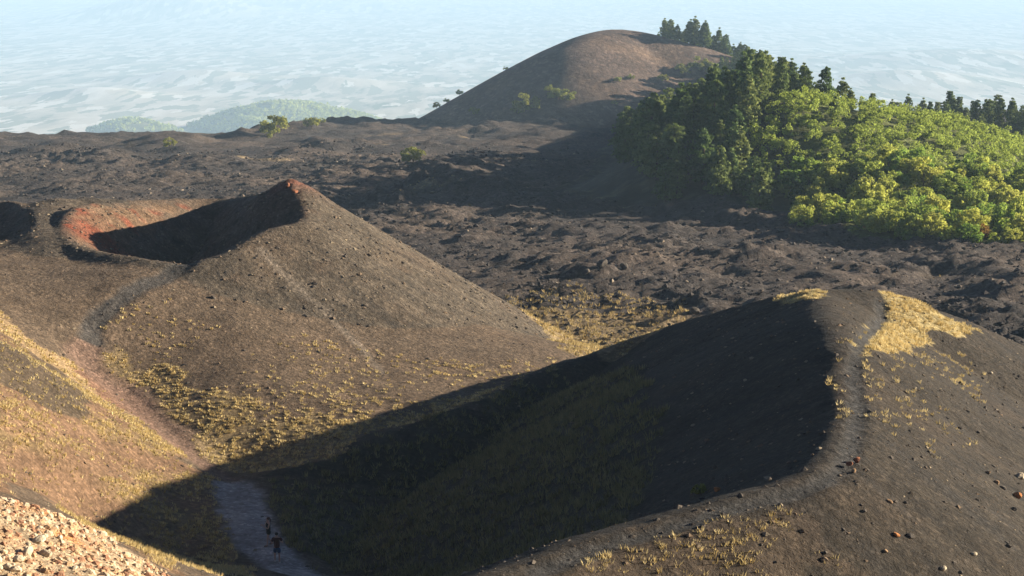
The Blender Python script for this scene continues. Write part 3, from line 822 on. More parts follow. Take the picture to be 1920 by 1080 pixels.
for k, (x, y, z, u, v) in enumerate(broad_sites):
    sc = random.choice((0.45, 0.6, 0.7, 0.8, 0.95, 1.2)) * random.uniform(0.88, 1.15)
    if k == orange_k: lab, grp, kind = 'orange brown leafy tree at the foot of the green wood', None, AUTUMNS[0]
    elif k in yellow_ks: lab, grp, kind = yellow_ks[k], None, AUTUMNS[1]
    elif k in front_ids: lab, grp, kind = 'bushy green tree in the front row at the edge of the lava', 'leafy trees along the lava edge', BROADS[k % 5]
    elif y > 338:
        side = 'left end' if u < 1620 else ('middle' if u < 1760 else 'right end')
        lab, grp, kind = f'bright green leafy tree along the top of the leafy wood, {side}', 'leafy trees high on the slope', BROADS[k % 5]
    elif u < 1600: lab, grp, kind = 'green leafy tree on the left of the leafy wood beside the pines', 'leafy trees beside the pines', BROADS[k % 5]
    else:
        row = 'upper' if y > 318 else ('middle' if y > 298 else 'lower'); side = 'left' if u < 1700 else ('centre' if u < 1810 else 'right')
        lab, grp, kind = f'rounded bright yellow green tree on the {row} {side} of the sunny leafy slope', 'leafy trees on the sunny slope', BROADS[k % 5]
    plant('leafy_tree', kind, x, y, z - 0.3, sc, random.uniform(0.85, 1.15), lab, 'tree', grp)
# the leafy trees beyond, too many and too small to pick apart
if broad_rest:
    rsb = np.random.default_rng(77); cs, rr = [], []
    for (x, y, z, u, v) in broad_rest:
        sc = rsb.uniform(0.5, 0.9)
        for j in range(9):
            a = rsb.random() * 6.28; d = 2.1 * math.sqrt(rsb.random()) * sc
            cs.append((x + math.cos(a) * d, y + math.sin(a) * d, z + sc * (1.4 + 3.2 * rsb.random() * (1 - 0.4 * d / (2.1 * sc))))); rr.append(sc * (0.7 + 0.45 * rsb.random()))
    V, F, T = leaf_cloud(cs, rr, 34, 0.14, rsb, 0.8)
    o = obj_from('leafy_wood', mesh_from('leafy_wood', V, F, MAT_BROAD, T)); set_props(o, 'mass of small bright leafy trees along the top of the sunny slope', None, None, 'stuff')

# single bushes on the bare hill and the lava
BUSHES = [(985, 212, 1.35, 0, 'large rounded yellow green bush at the foot of the bare hill'), (968, 216, 0.6, 1, 'low bush at the left foot of the large rounded bush'),
          (1046, 188, 1.0, 2, 'taller bush of the clump to the right of the large rounded bush'), (1064, 192, 0.9, 1, 'right bush of the clump on the lower slope of the bare hill'),
          (1030, 172, 0.55, 0, 'small tawny bush above the clump on the bare hill'), (890, 216, 0.6, 1, 'small bush at the lower left of the bare hill'),
          (1158, 156, 0.45, 2, 'tiny bush in the middle of the bare hill face'), (1183, 149, 0.4, 0, 'tiny bush just right of the middle of the bare hill face'),
          (1152, 196, 0.35, 0, 'tiny bush low on the bare hill near the pine wood'),
          (1312, 132, 1.1, 0, 'green bush with a long shadow high on the bare hill right'), (1330, 136, 0.9, 2, 'yellow bush beside the green one on the bare hill right'), (1280, 142, 0.85, 1, 'dark bush just above the edge of the pine wood'),
          (1243, 154, 0.6, 2, 'small bush at the top left corner of the pine wood'),
          (515, 256, 1.35, 1, 'bright yellow green bush alone on the lava skyline'), (585, 238, 0.75, 2, 'small yellow bush on the lava skyline right of the bright one'),
          (318, 276, 0.5, 0, 'tiny green bush on the lava at the left'), (775, 306, 0.7, 1, 'pale bush on the lava below the bare hill'), (603, 232, 0.4, 0, 'very small bush on the dark lava crest')]
bp = cast_many([(b[0], b[1]) for b in BUSHES], y0=250.0)
for (u, v, sc, kk, lab), p in zip(BUSHES, bp):
    plant('bush', BROOMS[kk], p[0], p[1], p[2] - 1.5 * sc, sc * 1.95, 0.85, lab, 'bush', None)
for (u, dv, sc, lab) in ((820, 0, 0.9, 'dark tree lowest on the left skyline of the bare hill'), (862, 0, 0.8, 'dark tree halfway up the left skyline of the bare hill'), (838, 0, 0.7, 'small dark tree between the two on the left skyline of the bare hill'), (948, 0, 0.55, 'small dark bush highest on the left skyline of the bare hill')):
    ys = np.arange(700, 960, 2.0); a = (u - 960.0) / FPX
    best = None
    for yv in ys:
        x0 = a * yv * 1.012; z0 = gz(x0, yv); uu, vv = project(x0, yv, z0)
        if best is None or vv < best[0]: best = (vv, x0, yv, z0)
    plant('leafy_tree', BROADS[int(u) % 5], best[1], best[2] + 2, best[3] - 0.6, sc, 0.9, lab, 'tree', None)

# ------------------------------------------------------------------ two wooded hills below the lava edge
def far_hill(x, y):
    z = far_ground(x, y)
    for line, sl in ((FH_A, 0.38), (FH_B, 0.36), (FH_B2, 0.36)):
        z = smax(z, sweep(x, y, line, sl, 24.0), 10.0)
    return z
FH_A = catmull([P(180, 252, 4999), P(235, 226, 4999), P(290, 236, 5012), P(370, 252, 5024), P(430, 262, 5024)])
FH_B = catmull([P(360, 244, 5175), P(430, 214, 5200), P(515, 194, 5237), P(590, 198, 5327), P(650, 212, 5352), P(700, 232, 5352)])
FH_B2 = catmull([P(470, 224, 5024), P(530, 232, 4973), P(600, 238, 4973)])
xs2 = np.arange(-1620, -150, 15.0); ys2 = np.arange(4590, 5810, 15.0)
XX, YY = np.meshgrid(xs2, ys2); XX = XX.ravel(); YY = YY.ravel(); ZZ = far_hill(XX, YY) - 0.4
i = (np.arange(len(ys2) - 1)[:, None] * len(xs2) + np.arange(len(xs2) - 1)[None, :]).ravel()
colr = mixc(np.tile(np.array((0.10, 0.10, 0.04)), (len(XX), 1)), np.array((0.26, 0.24, 0.10)), smoothstep(-0.1, 0.4, fbm(XX, YY, 40, 3, 520)))
rise = ZZ - far_ground(XX, YY)
o = obj_from('far_wooded_hill_ground', mesh_from('far_wooded_hill_ground', np.stack([XX, YY, ZZ], 1), np.stack([i, i + 1, i + len(xs2) + 1, i + len(xs2)], 1), MAT_FAR, colr, True))
set_props(o, 'two low wooded hills in the haze behind the lava edge', None, None, 'structure')
rs = np.random.default_rng(99)
cx = rs.uniform(-1520, -280, 9000); cy = rs.uniform(4670, 5660, 9000)
zz = far_hill(cx, cy); ok = (zz - far_ground(cx, cy) > 8.0) & (fbm(cx, cy, 100, 2, 530) > -0.25)
cx, cy, zz = cx[ok], cy[ok], zz[ok]
V, F, T = leaf_cloud(np.stack([cx, cy, zz + 5.0], 1), rs.uniform(6.0, 11.0, len(cx)), 14, 3.2, rs, 0.8)
o = obj_from('far_woodland', mesh_from('far_woodland', V, F, MAT_BROAD, T)); set_props(o, 'hazy green tree cover of the two low hills behind the lava', None, None, 'stuff')
# ------------------------------------------------------------------ dry grass and loose stones
def straw_material():
    m, nt, b, out = new_mat('dry_grass')
    att = N(nt, 'ShaderNodeVertexColor', layer_name='Col')
    nt.links.new(att.outputs['Color'], b.inputs['Base Color'])
    tr = N(nt, 'ShaderNodeBsdfTranslucent'); nt.links.new(att.outputs['Color'], tr.inputs['Color'])
    ms = N(nt, 'ShaderNodeMixShader'); ms.inputs['Fac'].default_value = 0.3
    nt.links.new(b.outputs[0], ms.inputs[1]); nt.links.new(tr.outputs[0], ms.inputs[2]); nt.links.new(ms.outputs[0], out.inputs[0])
    return m
MAT_STRAW = straw_material()
def stone_material():
    m, nt, b, out = new_mat('loose_stone')
    att = N(nt, 'ShaderNodeVertexColor', layer_name='Col')
    n1 = N(nt, 'ShaderNodeTexNoise', Scale=9.0, Detail=4.0); mr = N(nt, 'ShaderNodeMapRange')
    mr.inputs['To Min'].default_value = 0.6; mr.inputs['To Max'].default_value = 1.4
    geo = N(nt, 'ShaderNodeNewGeometry'); nt.links.new(geo.outputs['Position'], n1.inputs['Vector'])
    mul = N(nt, 'ShaderNodeMixRGB', blend_type='MULTIPLY'); mul.inputs['Fac'].default_value = 1.0
    nt.links.new(n1.outputs['Fac'], mr.inputs['Value']); nt.links.new(att.outputs['Color'], mul.inputs['Color1']); nt.links.new(mr.outputs[0], mul.inputs['Color2'])
    nt.links.new(mul.outputs[0], b.inputs['Base Color'])
    bp = N(nt, 'ShaderNodeBump'); bp.inputs['Distance'].default_value = 0.05; nt.links.new(n1.outputs['Fac'], bp.inputs['Height']); nt.links.new(bp.outputs[0], b.inputs['Normal'])
    return m
MAT_STONE = stone_material()

rs = np.random.default_rng(42)
n = 190000
yy = 40 + 130 * rs.random(n) ** 0.9; xx = rs.uniform(-0.36, 0.36, n) * yy
h, lab, pit = ground(xx, yy)
for ln, wd, dp in ((PATH_MAIN, 1.6, 0.15), (PATH_LINK, 0.9, 0.14), (PATH_RIM, 0.45, 0.16)):
    h = h - dp * (1 - smoothstep(wd * 0.6, wd * 1.3, line_dist(xx, yy, ln)))
col, g = surface(xx, yy, h, lab, pit)
uu, vv = project(xx, yy, h)
inview = (uu > -60) & (uu < 1980) & (vv < 1140)
clump = smoothstep(0.42, 0.62, fbm(xx, yy, 1.3, 2, 600) * 0.5 + 0.5)          # tufts stand in drifts
def tufts(sel, name, label, c1, c2, hmin, hmax, blades=7):
    x, y, z = xx[sel], yy[sel], h[sel]; m = len(x)
    hh = rs.uniform(hmin, hmax, m)
    V = np.zeros((m, blades, 3, 3)); 
    a = rs.uniform(0, 6.283, (m, blades)); lean = rs.uniform(0.2, 0.9, (m, blades)); br = rs.uniform(0.0, 0.16, (m, blades))
    bx = x[:, None] + np.cos(a) * br; by = y[:, None] + np.sin(a) * br; bz = np.repeat(z[:, None] - 0.03, blades, 1)
    tx = bx + np.cos(a) * lean * hh[:, None] * 0.8; ty = by + np.sin(a) * lean * hh[:, None] * 0.8; tz = bz + hh[:, None] * (1 - 0.35 * lean)
    wd = (y * 0.00034)[:, None]; wx = -np.sin(a) * wd; wy = np.cos(a) * wd
    V[:, :, 0] = np.stack([bx - wx, by - wy, bz], -1); V[:, :, 1] = np.stack([bx + wx, by + wy, bz], -1); V[:, :, 2] = np.stack([tx, ty, tz], -1)
    t = rs.random((m, 1)); cc = np.array(c1) * (1 - t) + np.array(c2) * t; cc = cc * rs.uniform(0.75, 1.25, (m, 1))
    C = np.repeat(cc, blades * 3, 0)
    o = obj_from(name, mesh_from(name, V.reshape(-1, 3), np.arange(m * blades * 3).reshape(-1, 3), MAT_STRAW, C))
    set_props(o, label, None, None, 'stuff')
pr = rs.random(n)
yel = inview & (g > 0) & (pr < g * (0.3 + 0.9 * clump) * 1.1)
tufts(yel, 'dry_grass', 'straw yellow tufts of dry grass on the slopes', (0.48, 0.355, 0.14), (0.70, 0.57, 0.30), 0.10, 0.27, 10)
grn = inview & (g < 0) & (pr < -g * (0.2 + 1.0 * clump))
tufts(grn, 'sparse_grass', 'green brown tufts of grass inside the shaded crater', (0.16, 0.145, 0.065), (0.30, 0.265, 0.12), 0.25, 0.6)

_ico = bmesh.new(); bmesh.ops.create_icosphere(_ico, subdivisions=1, radius=1.0)
ICO_V = np.array([v.co[:] for v in _ico.verts]); ICO_F = np.array([[v.index for v in f.verts] for f in _ico.faces]); _ico.free()
_ico = bmesh.new(); bmesh.ops.create_icosphere(_ico, subdivisions=2, radius=1.0)
ICO2_V = np.array([v.co[:] for v in _ico.verts]); ICO2_F = np.array([[v.index for v in f.verts] for f in _ico.faces]); _ico.free()
OCT_V = np.array([(1, 0, 0), (0.2, 0.9, 0.1), (-0.9, 0.3, 0), (-0.3, -0.9, 0.05), (0.6, -0.6, 0.3), (0.1, 0.1, 0.8), (0, 0, -0.7)], float)
OCT_F = np.array([(0, 1, 5), (1, 2, 5), (2, 3, 5), (3, 4, 5), (4, 0, 5), (1, 0, 6), (2, 1, 6), (3, 2, 6), (4, 3, 6), (0, 4, 6)])
def rocks(x, y, z, size, cols, name, label, base=None, jit=0.35):
    BV, BF = base or (OCT_V, OCT_F)
    m = len(x); k = len(BV)
    V = BV[None] * (1 + jit * rs.uniform(-1, 1, (m, k, 1)))
    a = rs.uniform(0, 6.283, m); ca, sa = np.cos(a)[:, None], np.sin(a)[:, None]
    sc = size[:, None] * rs.uniform(0.7, 1.3, (m, 3))
    vx, vy, vz = V[:, :, 0] * sc[:, 0:1], V[:, :, 1] * sc[:, 1:2], V[:, :, 2] * sc[:, 2:3] * 0.75
    W = np.stack([vx * ca - vy * sa + x[:, None], vx * sa + vy * ca + y[:, None], vz + z[:, None] - 0.08 * size[:, None]], -1)
    F = (BF[None] + (np.arange(m) * k)[:, None, None]).reshape(-1, 3)
    C = np.repeat(cols, k, 0)
    o = obj_from(name, mesh_from(name, W.reshape(-1, 3), F, MAT_STONE, C)); set_props(o, label, None, None, 'stuff')
pr = rs.random(n)
dens = np.where(lab == 2, 0.20, np.where(lab == 1, 0.085, 0.05)) * (0.4 + 1.2 * smoothstep(0.35, 0.7, fbm(xx, yy, 6, 3, 610) * 0.5 + 0.5))
onpath = (line_dist(xx, yy, PATH_MAIN) < 1.6) | (line_dist(xx, yy, PATH_LINK) < 0.8)
dens = np.where(onpath, 0.02, dens)
nr = in_poly(xx, yy, REG['near_rock']) & (yy < 60)
dens = np.where(nr, 1.0, dens); dens = np.where(pit, 0.25, dens)
sel = inview & (pr < dens) & (lab != 3)
m = sel.sum(); sz = (0.035 + 0.16 * rs.random(m) ** 4) * np.where(nr[sel], 1.7, np.where(lab[sel] == 2, 1.35, 1.0)); t = rs.random((m, 1))
cc = np.where(t < 0.55, np.array((0.085, 0.07, 0.058)), np.where(t < 0.82, np.array((0.15, 0.105, 0.07)), np.array((0.24, 0.19, 0.13))))
cc = np.where(nr[sel][:, None], np.where(t < 0.25, np.array((0.28, 0.15, 0.09)), np.where(t < 0.6, np.array((0.40, 0.26, 0.15)), np.array((0.46, 0.36, 0.25)))), cc)
sl = np.where(sel)[0]; far_ = ~nr[sl]
rocks(xx[sl][far_], yy[sl][far_], h[sl][far_], sz[far_], cc[far_], 'scattered_stones', 'small loose volcanic stones strewn over the slopes')
rocks(xx[sl][~far_], yy[sl][~far_], h[sl][~far_], sz[~far_] * 0.55, cc[~far_], 'loose_rubble', 'tan and rusty rubble covering the bottom left corner', (ICO_V, ICO_F), 0.16)
# blocks of the lava field
n2 = 60000
y2 = 150 + 420 * rs.random(n2) ** 1.25; x2 = rs.uniform(-0.34, 0.34, n2) * y2
h2, lab2, _ = ground(x2, y2); s2 = (lab2 == 3) & (rs.random(n2) < 0.25 + 0.9 * smoothstep(0.4, 0.7, fbm(x2, y2, 18, 3, 620) * 0.5 + 0.5))
m = s2.sum(); sz = (0.12 + 0.45 * rs.random(m) ** 3) * (0.6 + y2[s2] / 600); t = rs.random((m, 1))
cc = np.where(t < 0.9, np.array((0.050, 0.042, 0.039)), np.where(t < 0.96, np.array((0.13, 0.10, 0.075)), np.array((0.24, 0.19, 0.14))))
rocks(x2[s2], y2[s2], h2[s2], sz, cc, 'lava_rubble', 'broken dark blocks strewn over the lava field')
# dry grass among the lava
n3 = 60000
y3 = 140 + 330 * rs.random(n3) ** 1.3; x3 = rs.uniform(-0.34, 0.34, n3) * y3
xx, yy = x3, y3; h, lab, pit = ground(xx, yy)
gl = np.where(lab == 3, smoothstep(0.66, 0.80, fbm(xx * 0.45, yy * 0.55, 16, 4, 230) * 0.5 + 0.5) * 0.6, 0)
gl = np.maximum(gl, soft('lava_grass', xx, yy, 2.0, 5.0) * 0.8)
sel = rs.random(n3) < gl
tufts(sel, 'lava_grass', 'pale dry grass growing in the hollows of the lava', (0.36, 0.26, 0.11), (0.46, 0.36, 0.17), 0.25, 0.55, 6)

# ------------------------------------------------------------------ single rocks one can point at
def rock_mesh(seed, colr):
    r = np.random.default_rng(seed)
    V = ICO2_V.copy(); d = np.ones(len(V))
    for k in range(7):
        nrm = r.normal(size=3); nrm /= np.linalg.norm(nrm); c = 0.55 + 0.3 * r.random()
        t = V @ nrm; cut = t > c; V[cut] -= np.outer(t[cut] - c, nrm)
    V *= (1 + 0.06 * r.normal(size=(len(V), 1))) * np.array((1.0, 0.8, 0.72))
    C = np.tile(np.array(colr), (len(V), 1)) * r.uniform(0.8, 1.2, (len(V), 1))
    return mesh_from('rock', V, ICO2_F, MAT_STONE, C)
RK = {'dark': [rock_mesh(s, (0.095, 0.08, 0.068)) for s in (1, 2, 3)], 'orange': [rock_mesh(s, (0.38, 0.16, 0.06)) for s in (4, 5)], 'pale': [rock_mesh(s, (0.44, 0.36, 0.26)) for s in (6, 7, 8)],
      'tan': [rock_mesh(s, (0.30, 0.19, 0.11)) for s in (9, 10)], 'red': [rock_mesh(s, (0.24, 0.10, 0.055)) for s in (11, 12)]}
ROCKS = [(1906, 934, 14, 'orange', 'orange boulder near the right edge on the crater flank'), (1912, 898, 15, 'pale', 'pale boulder above the orange one at the right edge'), (1900, 958, 10, 'dark', 'dark rock just below the orange boulder at the right edge'),
         (1606, 868, 12, 'red', 'reddish block right beside the bend of the crest path'), (1592, 872, 9, 'red', 'smaller reddish block left of the red one at the path bend'), (1601, 884, 7, 'tan', 'tan stone below the reddish blocks at the path bend'),
         (1681, 1010, 11, 'orange', 'rounded orange stone low on the flank left of a dark one'), (1708, 1008, 12, 'dark', 'dark angular stone right of the rounded orange one low on the flank'), (1826, 1046, 10, 'pale', 'white stone low on the flank toward the right'),
         (1768, 1072, 11, 'pale', 'pale stone at the bottom edge below the white one'), (1801, 1082, 8, 'dark', 'dark stone at the bottom edge beside the pale one'), (1868, 908, 9, 'tan', 'tan stone in the line of rubble at the right'), (1880, 918, 9, 'dark', 'dark stone in the line of rubble at the right'),
         (1852, 890, 8, 'tan', 'tan stone at the upper end of the rubble line'), (1668, 942, 8, 'tan', 'tan stone in the middle of the near flank'), (1698, 945, 6, 'dark', 'dark stone beside the tan one mid flank'), (1890, 1030, 9, 'dark', 'dark stone on the lower flank near the right edge'),
         (1620, 965, 8, 'dark', 'dark stone on the near flank below the path bend'), (1660, 1045, 8, 'tan', 'tan stone near the bottom centre of the near flank'), (1715, 730, 6, 'pale', 'small white stone on the flank below the summit grass'), (1858, 702, 6, 'pale', 'small white stone high on the right flank'),
         (1800, 805, 7, 'dark', 'dark stone halfway down the right flank'), (1835, 815, 7, 'dark', 'dark stone right of the other halfway down the right flank'), (1345, 922, 11, 'orange', 'orange rock on the crest at the edge of the shadow'),
         (400, 562, 7, 'dark', 'dark stone high on the left cone below the path'), (1130, 497, 18, 'dark', 'big dark lava outcrop in the middle of the lava field'), (1098, 512, 13, 'dark', 'lower dark block left of the big lava outcrop'), (1170, 502, 13, 'dark', 'dark lava block right of the big outcrop'), (1300, 585, 14, 'dark', 'black lava block near the dark crater crest'), (540, 352, 10, 'red', 'dark red crag on the summit of the left cone'), (553, 362, 10, 'red', 'reddish crag just below the summit of the left cone')]
rp = cast_many([(r[0], min(r[1], 1085)) for r in ROCKS])
def put_rock(kind, k, p, size, lab, grp=None):
    o = obj_from('rock', RK[kind][k % len(RK[kind])]); o.location = (p[0], p[1], p[2] + size * 0.25)
    o.rotation_euler = (random.uniform(-0.4, 0.4), random.uniform(-0.4, 0.4), random.uniform(0, 6.28)); o.scale = (size * random.uniform(0.85, 1.2), size * random.uniform(0.85, 1.2), size * random.uniform(0.75, 1.1))
    set_props(o, lab, 'rock', grp)
for k, ((u, v, px, kind, lab), p) in enumerate(zip(ROCKS, rp)):
    put_rock(kind, k, p, px * p[1] / FPX * 0.8, lab)
# heap of pale stones in the bottom left corner
heap = []
rs4 = np.random.default_rng(12)
while len(heap) < 26:
    u, v = rs4.uniform(-10, 190), rs4.uniform(968, 1078)
    if v > 968 + 0.55 * u * 0.9 + rs4.uniform(-25, 20) or v > 1035 and u < 230: heap.append((u, v, rs4.uniform(5, 13) * (1.35 if v > 1010 and u < 110 else 0.7)))
hp = cast_many([(a, b) for a, b, c in heap])
big = sorted(range(len(heap)), key=lambda k: -heap[k][2])
for k, ((u, v, px), p) in enumerate(zip(heap, hp)):
    kind = 'pale' if k % 4 else 'tan'
    lab, grp = ('cream stone in the heap at the bottom left corner', 'stones heaped in the bottom left corner') if kind == 'pale' else ('tan stone in the heap at the bottom left corner', 'stones heaped in the bottom left corner')
    if k == big[0]: lab = 'largest stone of the heap in the bottom left corner'
    put_rock(kind, k, p, px * p[1] / FPX, lab, grp)
# small green and orange shrub on the crest
p = cast(1312, 926); plant('bush', BROOMS[0], p[0], p[1], p[2] - 0.15, 0.16, 0.8, 'small green bush on the crest beside the orange rock', 'bush', None)
# ------------------------------------------------------------------ two walkers on the path
def flat_mat(name, c, rough=0.8):
    m, nt, b, out = new_mat(name)
    n1 = N(nt, 'ShaderNodeTexNoise', Scale=30.0, Detail=3.0); r = N(nt, 'ShaderNodeValToRGB')
    r.color_ramp.elements[0].color = (*[q * 0.8 for q in c], 1); r.color_ramp.elements[1].color = (*[q * 1.2 for q in c], 1)
    nt.links.new(n1.outputs['Fac'], r.inputs['Fac']); nt.links.new(r.outputs[0], b.inputs['Base Color'])
    b.inputs['Roughness'].default_value = rough
    return m
SKIN = flat_mat('skin', (0.52, 0.33, 0.25), 0.55); BLACK = flat_mat('black_cloth', (0.012, 0.012, 0.014)); MAROON = flat_mat('maroon_cloth', (0.07, 0.012, 0.016)); BLUE = flat_mat('blue_cloth', (0.05, 0.09, 0.19))
HAIR1 = flat_mat('auburn_hair', (0.09, 0.03, 0.018)); HAIR2 = flat_mat('dark_hair', (0.03, 0.016, 0.012)); WHITE = flat_mat('white_shoes', (0.62, 0.6, 0.56)); SOCK = flat_mat('dark_eye', (0.02, 0.02, 0.02))

def skinned(name, verts, edges, root, mat, parent, sub=1):
    """grow one continuous surface over a skeleton; verts: (x, y, z, rx, ry)"""
    me = bpy.data.meshes.new(name + '_bones'); me.from_pydata([v[:3] for v in verts], edges, [])
    o = bpy.data.objects.new(name, me); COL.objects.link(o)
    sk = o.modifiers.new('skin', 'SKIN'); sk.use_smooth_shade = True
    if not me.skin_vertices: 
        bpy.context.view_layer.objects.active = o
    lay = me.skin_vertices[0].data
    for k, v in enumerate(verts):
        lay[k].radius = (v[3], v[4]); lay[k].use_root = (k == root)
    ss = o.modifiers.new('sub', 'SUBSURF'); ss.levels = sub; ss.render_levels = sub
    dg = bpy.context.evaluated_depsgraph_get()
    out = bpy.data.meshes.new_from_object(o.evaluated_get(dg))
    bpy.data.objects.remove(o)
    out.materials.clear(); out.materials.append(mat)
    p = obj_from(name, out, parent)
    return p

def blob(name, c, r, mat, parent, squash=None):
    V = ICO2_V * np.array(r) + np.array(c)
    return obj_from(name, mesh_from(name, V, ICO2_F, mat, None, True), parent)

def make_person(name, label, H, hands, feet, mats, long_hair, facing):
    """skeleton in local axes: x to the right, y the way the person faces, z up; hands and feet give the pose"""
    top, bottom, hair, shoe = mats
    root = bpy.data.objects.new(name, None); COL.objects.link(root)
    s = H / 1.72
    B, E = [], []
    def v(x, y, z, r, r2=None):
        B.append((x * s, y * s, z * s, r * s, (r2 or r) * s)); return len(B) - 1
    def e(a, b): E.append((a, b))
    pel = v(0, 0, 0.93, 0.135, 0.095); wa = v(0, 0, 1.10, 0.115, 0.085); ch = v(0, 0.01, 1.30, 0.145, 0.095); nb = v(0, 0, 1.43, 0.075, 0.065); nk = v(0, 0.01, 1.50, 0.05)
    hd = v(0, 0.025, 1.60, 0.082, 0.092); tp = v(0, 0.015, 1.685, 0.066, 0.075); no = v(0, 0.115, 1.595, 0.014)
    for a, b in ((pel, wa), (wa, ch), (ch, nb), (nb, nk), (nk, hd), (hd, tp), (hd, no)): e(a, b)
    for sd, (hx, hy, hz, ex, ey, ez) in zip((-1, 1), hands):
        sh = v(sd * 0.185, 0, 1.40, 0.055); e(nb, sh)
        el = v(ex, ey, ez, 0.038); e(sh, el)
        wr = v(hx, hy, hz, 0.027); e(el, wr)
        d = Vector((hx - ex, hy - ey, hz - ez)).normalized(); side = d.cross(Vector((0, 0, 1))); side = side.normalized() if side.length > 0.2 else Vector((1, 0, 0))
        dn = side.cross(d)
        pm = Vector((hx, hy, hz)) + d * 0.07; pk = v(*pm, 0.032, 0.02); e(wr, pk)
        for k, (off, ln) in enumerate(((-0.030, 0.060), (-0.010, 0.075), (0.010, 0.072), (0.028, 0.055))):
            a1 = pm + d * 0.04 + side * off; a2 = a1 + d * ln * 0.55 - dn * 0.012; a3 = a2 + d * ln * 0.4 - dn * 0.025
            i1 = v(*a1, 0.009); i2 = v(*a2, 0.008); i3 = v(*a3, 0.007); e(pk, i1); e(i1, i2); e(i2, i3)
        t1 = Vector((hx, hy, hz)) + d * 0.04 + side * 0.045 * -sd; t2 = t1 + d * 0.035 + side * 0.015 * -sd
        j1 = v(*t1, 0.010); j2 = v(*t2, 0.008); e(wr, j1); e(j1, j2)
    legs = []
    for sd, (fx, fy, fz, kx, ky, kz) in zip((-1, 1), feet):
        hp_ = v(sd * 0.09, 0, 0.86, 0.088); e(pel, hp_)
        kn = v(kx, ky, kz, 0.056); e(hp_, kn)
        cf = v(kx * 0.6 + fx * 0.4, ky * 0.6 + fy * 0.4 - 0.015, kz * 0.6 + (fz + 0.08) * 0.4, 0.054); e(kn, cf)
        an = v(fx, fy - 0.01, fz + 0.08, 0.036); e(cf, an)
        ft = v(fx, fy + 0.13, fz + 0.03, 0.035, 0.028); e(an, ft)
        legs.append((hp_, kn, an, (fx, fy, fz)))
    skinned('body', B, E, pel, SKIN, root)
    g = lambda k, m=1.0: (B[k][0] / s, B[k][1] / s, B[k][2] / s)
    # shirt
    T = [(0, 0, 0.84 * s, 0.18 * s, 0.15 * s), (0, 0, 1.08 * s, 0.165 * s, 0.14 * s), (0, 0.01 * s, 1.30 * s, 0.19 * s, 0.15 * s), (0, 0, 1.45 * s, 0.14 * s, 0.11 * s)]
    ED = [(0, 1), (1, 2), (2, 3)]
    if not long_hair:
        for sd, (hx, hy, hz, ex, ey, ez) in zip((-1, 1), hands):
            T.append((sd * 0.185 * s, 0, 1.395 * s, 0.09 * s, 0.09 * s)); ED.append((3, len(T) - 1))
            T.append(((sd * 0.185 * 0.35 + ex * 0.65) * s, ey * 0.65 * s, (1.395 * 0.35 + ez * 0.65) * s, 0.085 * s, 0.085 * s)); ED.append((len(T) - 2, len(T) - 1))
    skinned('shirt', T, ED, 1, top, root)
    # shorts
    T = [(0, 0, 1.0 * s, 0.16 * s, 0.135 * s)]; ED = []
    T.append((0, 0, 0.86 * s, 0.17 * s, 0.14 * s)); ED.append((0, 1))
    low = 0.45 if not long_hair else 0.55
    for hp_, kn, an, f in legs:
        a, b = B[hp_], B[kn]
        T.append((a[0], a[1], a[2] - 0.04 * s, 0.125 * s, 0.125 * s)); ED.append((1, len(T) - 1))
        w = 0.85 if not long_hair else 0.5
        T.append((a[0] * (1 - w) + b[0] * w, a[1] * (1 - w) + b[1] * w, a[2] * (1 - w) + b[2] * w, 0.115 * s, 0.115 * s)); ED.append((len(T) - 2, len(T) - 1))
    skinned('shorts', T, ED, 0, bottom, root)
    # hair, eyes, shoes
    blob('hair', (0, -0.018 * s, 1.655 * s), (0.098 * s, 0.106 * s, 0.085 * s), hair, root)
    if long_hair:
        skinned('ponytail', [(0, -0.10 * s, 1.66 * s, 0.04 * s, 0.04 * s), (0, -0.14 * s, 1.55 * s, 0.045 * s, 0.04 * s), (0, -0.12 * s, 1.38 * s, 0.02 * s, 0.02 * s)], [(0, 1), (1, 2)], 0, hair, root)
    for sd in (-1, 1):
        blob('eye', (sd * 0.032 * s, 0.102 * s, 1.612 * s), (0.012 * s, 0.008 * s, 0.008 * s), SOCK, root)
    blob('mouth', (0, 0.10 * s, 1.545 * s), (0.024 * s, 0.008 * s, 0.006 * s), MAROON, root)
    for hp_, kn, an, (fx, fy, fz) in legs:
        blob('shoe', (fx * s, (fy + 0.055) * s, (fz + 0.045) * s), (0.05 * s, 0.135 * s, 0.05 * s), shoe, root)
    root.rotation_euler = (0, 0, facing)
    set_props(root, label, 'person', 'walkers on the footpath')
    return root

def path_z(x, y):
    d = float(line_dist(np.array([x]), np.array([y]), PATH_MAIN)[0])
    return gz(x, y) - 0.15 * (1 - float(smoothstep(0.96, 2.08, np.array([d]))[0]))
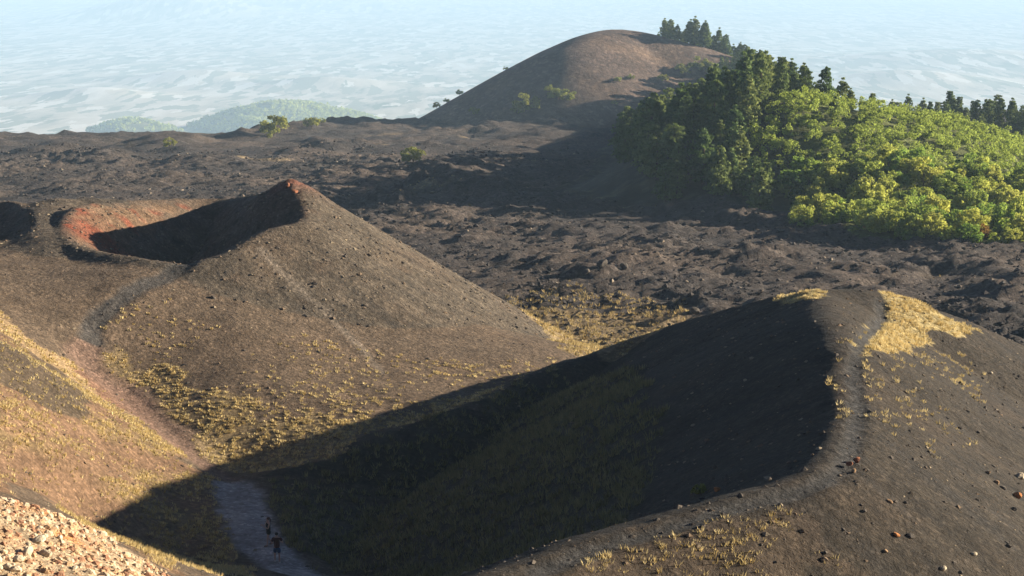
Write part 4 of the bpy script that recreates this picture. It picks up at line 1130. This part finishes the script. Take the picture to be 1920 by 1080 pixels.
# the one behind: black top and shorts, hands raised in front of the chest, stepping
w1 = make_person('person', 'person in black top and shorts with hands raised, further along the path', 1.78,
                 ((-0.10, 0.34, 1.28, -0.26, 0.10, 1.13), (0.06, 0.33, 1.32, 0.27, 0.10, 1.15)), ((-0.11, 0.16, 0.0, -0.10, 0.10, 0.48), (0.11, -0.22, 0.0, 0.10, 0.02, 0.47)), (BLACK, BLACK, HAIR1, flat_mat('brown_shoes', (0.2, 0.12, 0.09))), True, math.radians(115))
q = P(504, 1011, 95.0); w1.location = (q[0], q[1], path_z(q[0], q[1]))
# the one in front: seen from behind, maroon shirt, blue shorts, white shoes
w2 = make_person('person', 'person in maroon shirt, blue shorts and white shoes seen from behind, nearer on the path', 1.85,
                 ((-0.22, 0.26, 1.06, -0.27, -0.05, 1.12), (0.20, 0.24, 1.10, 0.33, -0.06, 1.14)), ((-0.12, 0.14, 0.0, -0.11, 0.14, 0.49), (0.12, -0.12, 0.0, 0.11, 0.04, 0.48)), (MAROON, BLUE, HAIR2, WHITE), False, math.radians(10))
q = P(520, 1047, 92.0); w2.location = (q[0], q[1], path_z(q[0], q[1]))
# ------------------------------------------------------------------ haze
def make_haze():
    bm = bmesh.new()
    bmesh.ops.create_cube(bm, size=1.0)
    me = bpy.data.meshes.new('haze'); bm.to_mesh(me); bm.free()
    o = obj_from('haze', me)
    zlo, zhi = -2060.0, 14.0
    o.scale = (42000, 46000, zhi - zlo); o.location = (0, 22600, (zhi + zlo) / 2)
    m = bpy.data.materials.new('haze'); m.use_nodes = True
    nt = m.node_tree; nt.nodes.clear()
    out = nt.nodes.new('ShaderNodeOutputMaterial'); pv = nt.nodes.new('ShaderNodeVolumePrincipled')
    pv.inputs['Color'].default_value = (0.555, 0.77, 1.0, 1)
    pv.inputs['Density'].default_value = 0.000115
    pv.inputs['Anisotropy'].default_value = 0.0
    nt.links.new(pv.outputs[0], out.inputs['Volume'])
    me.materials.append(m)
    set_props(o, 'pale blue summer haze over the lowland', None, None, 'stuff')
make_haze()
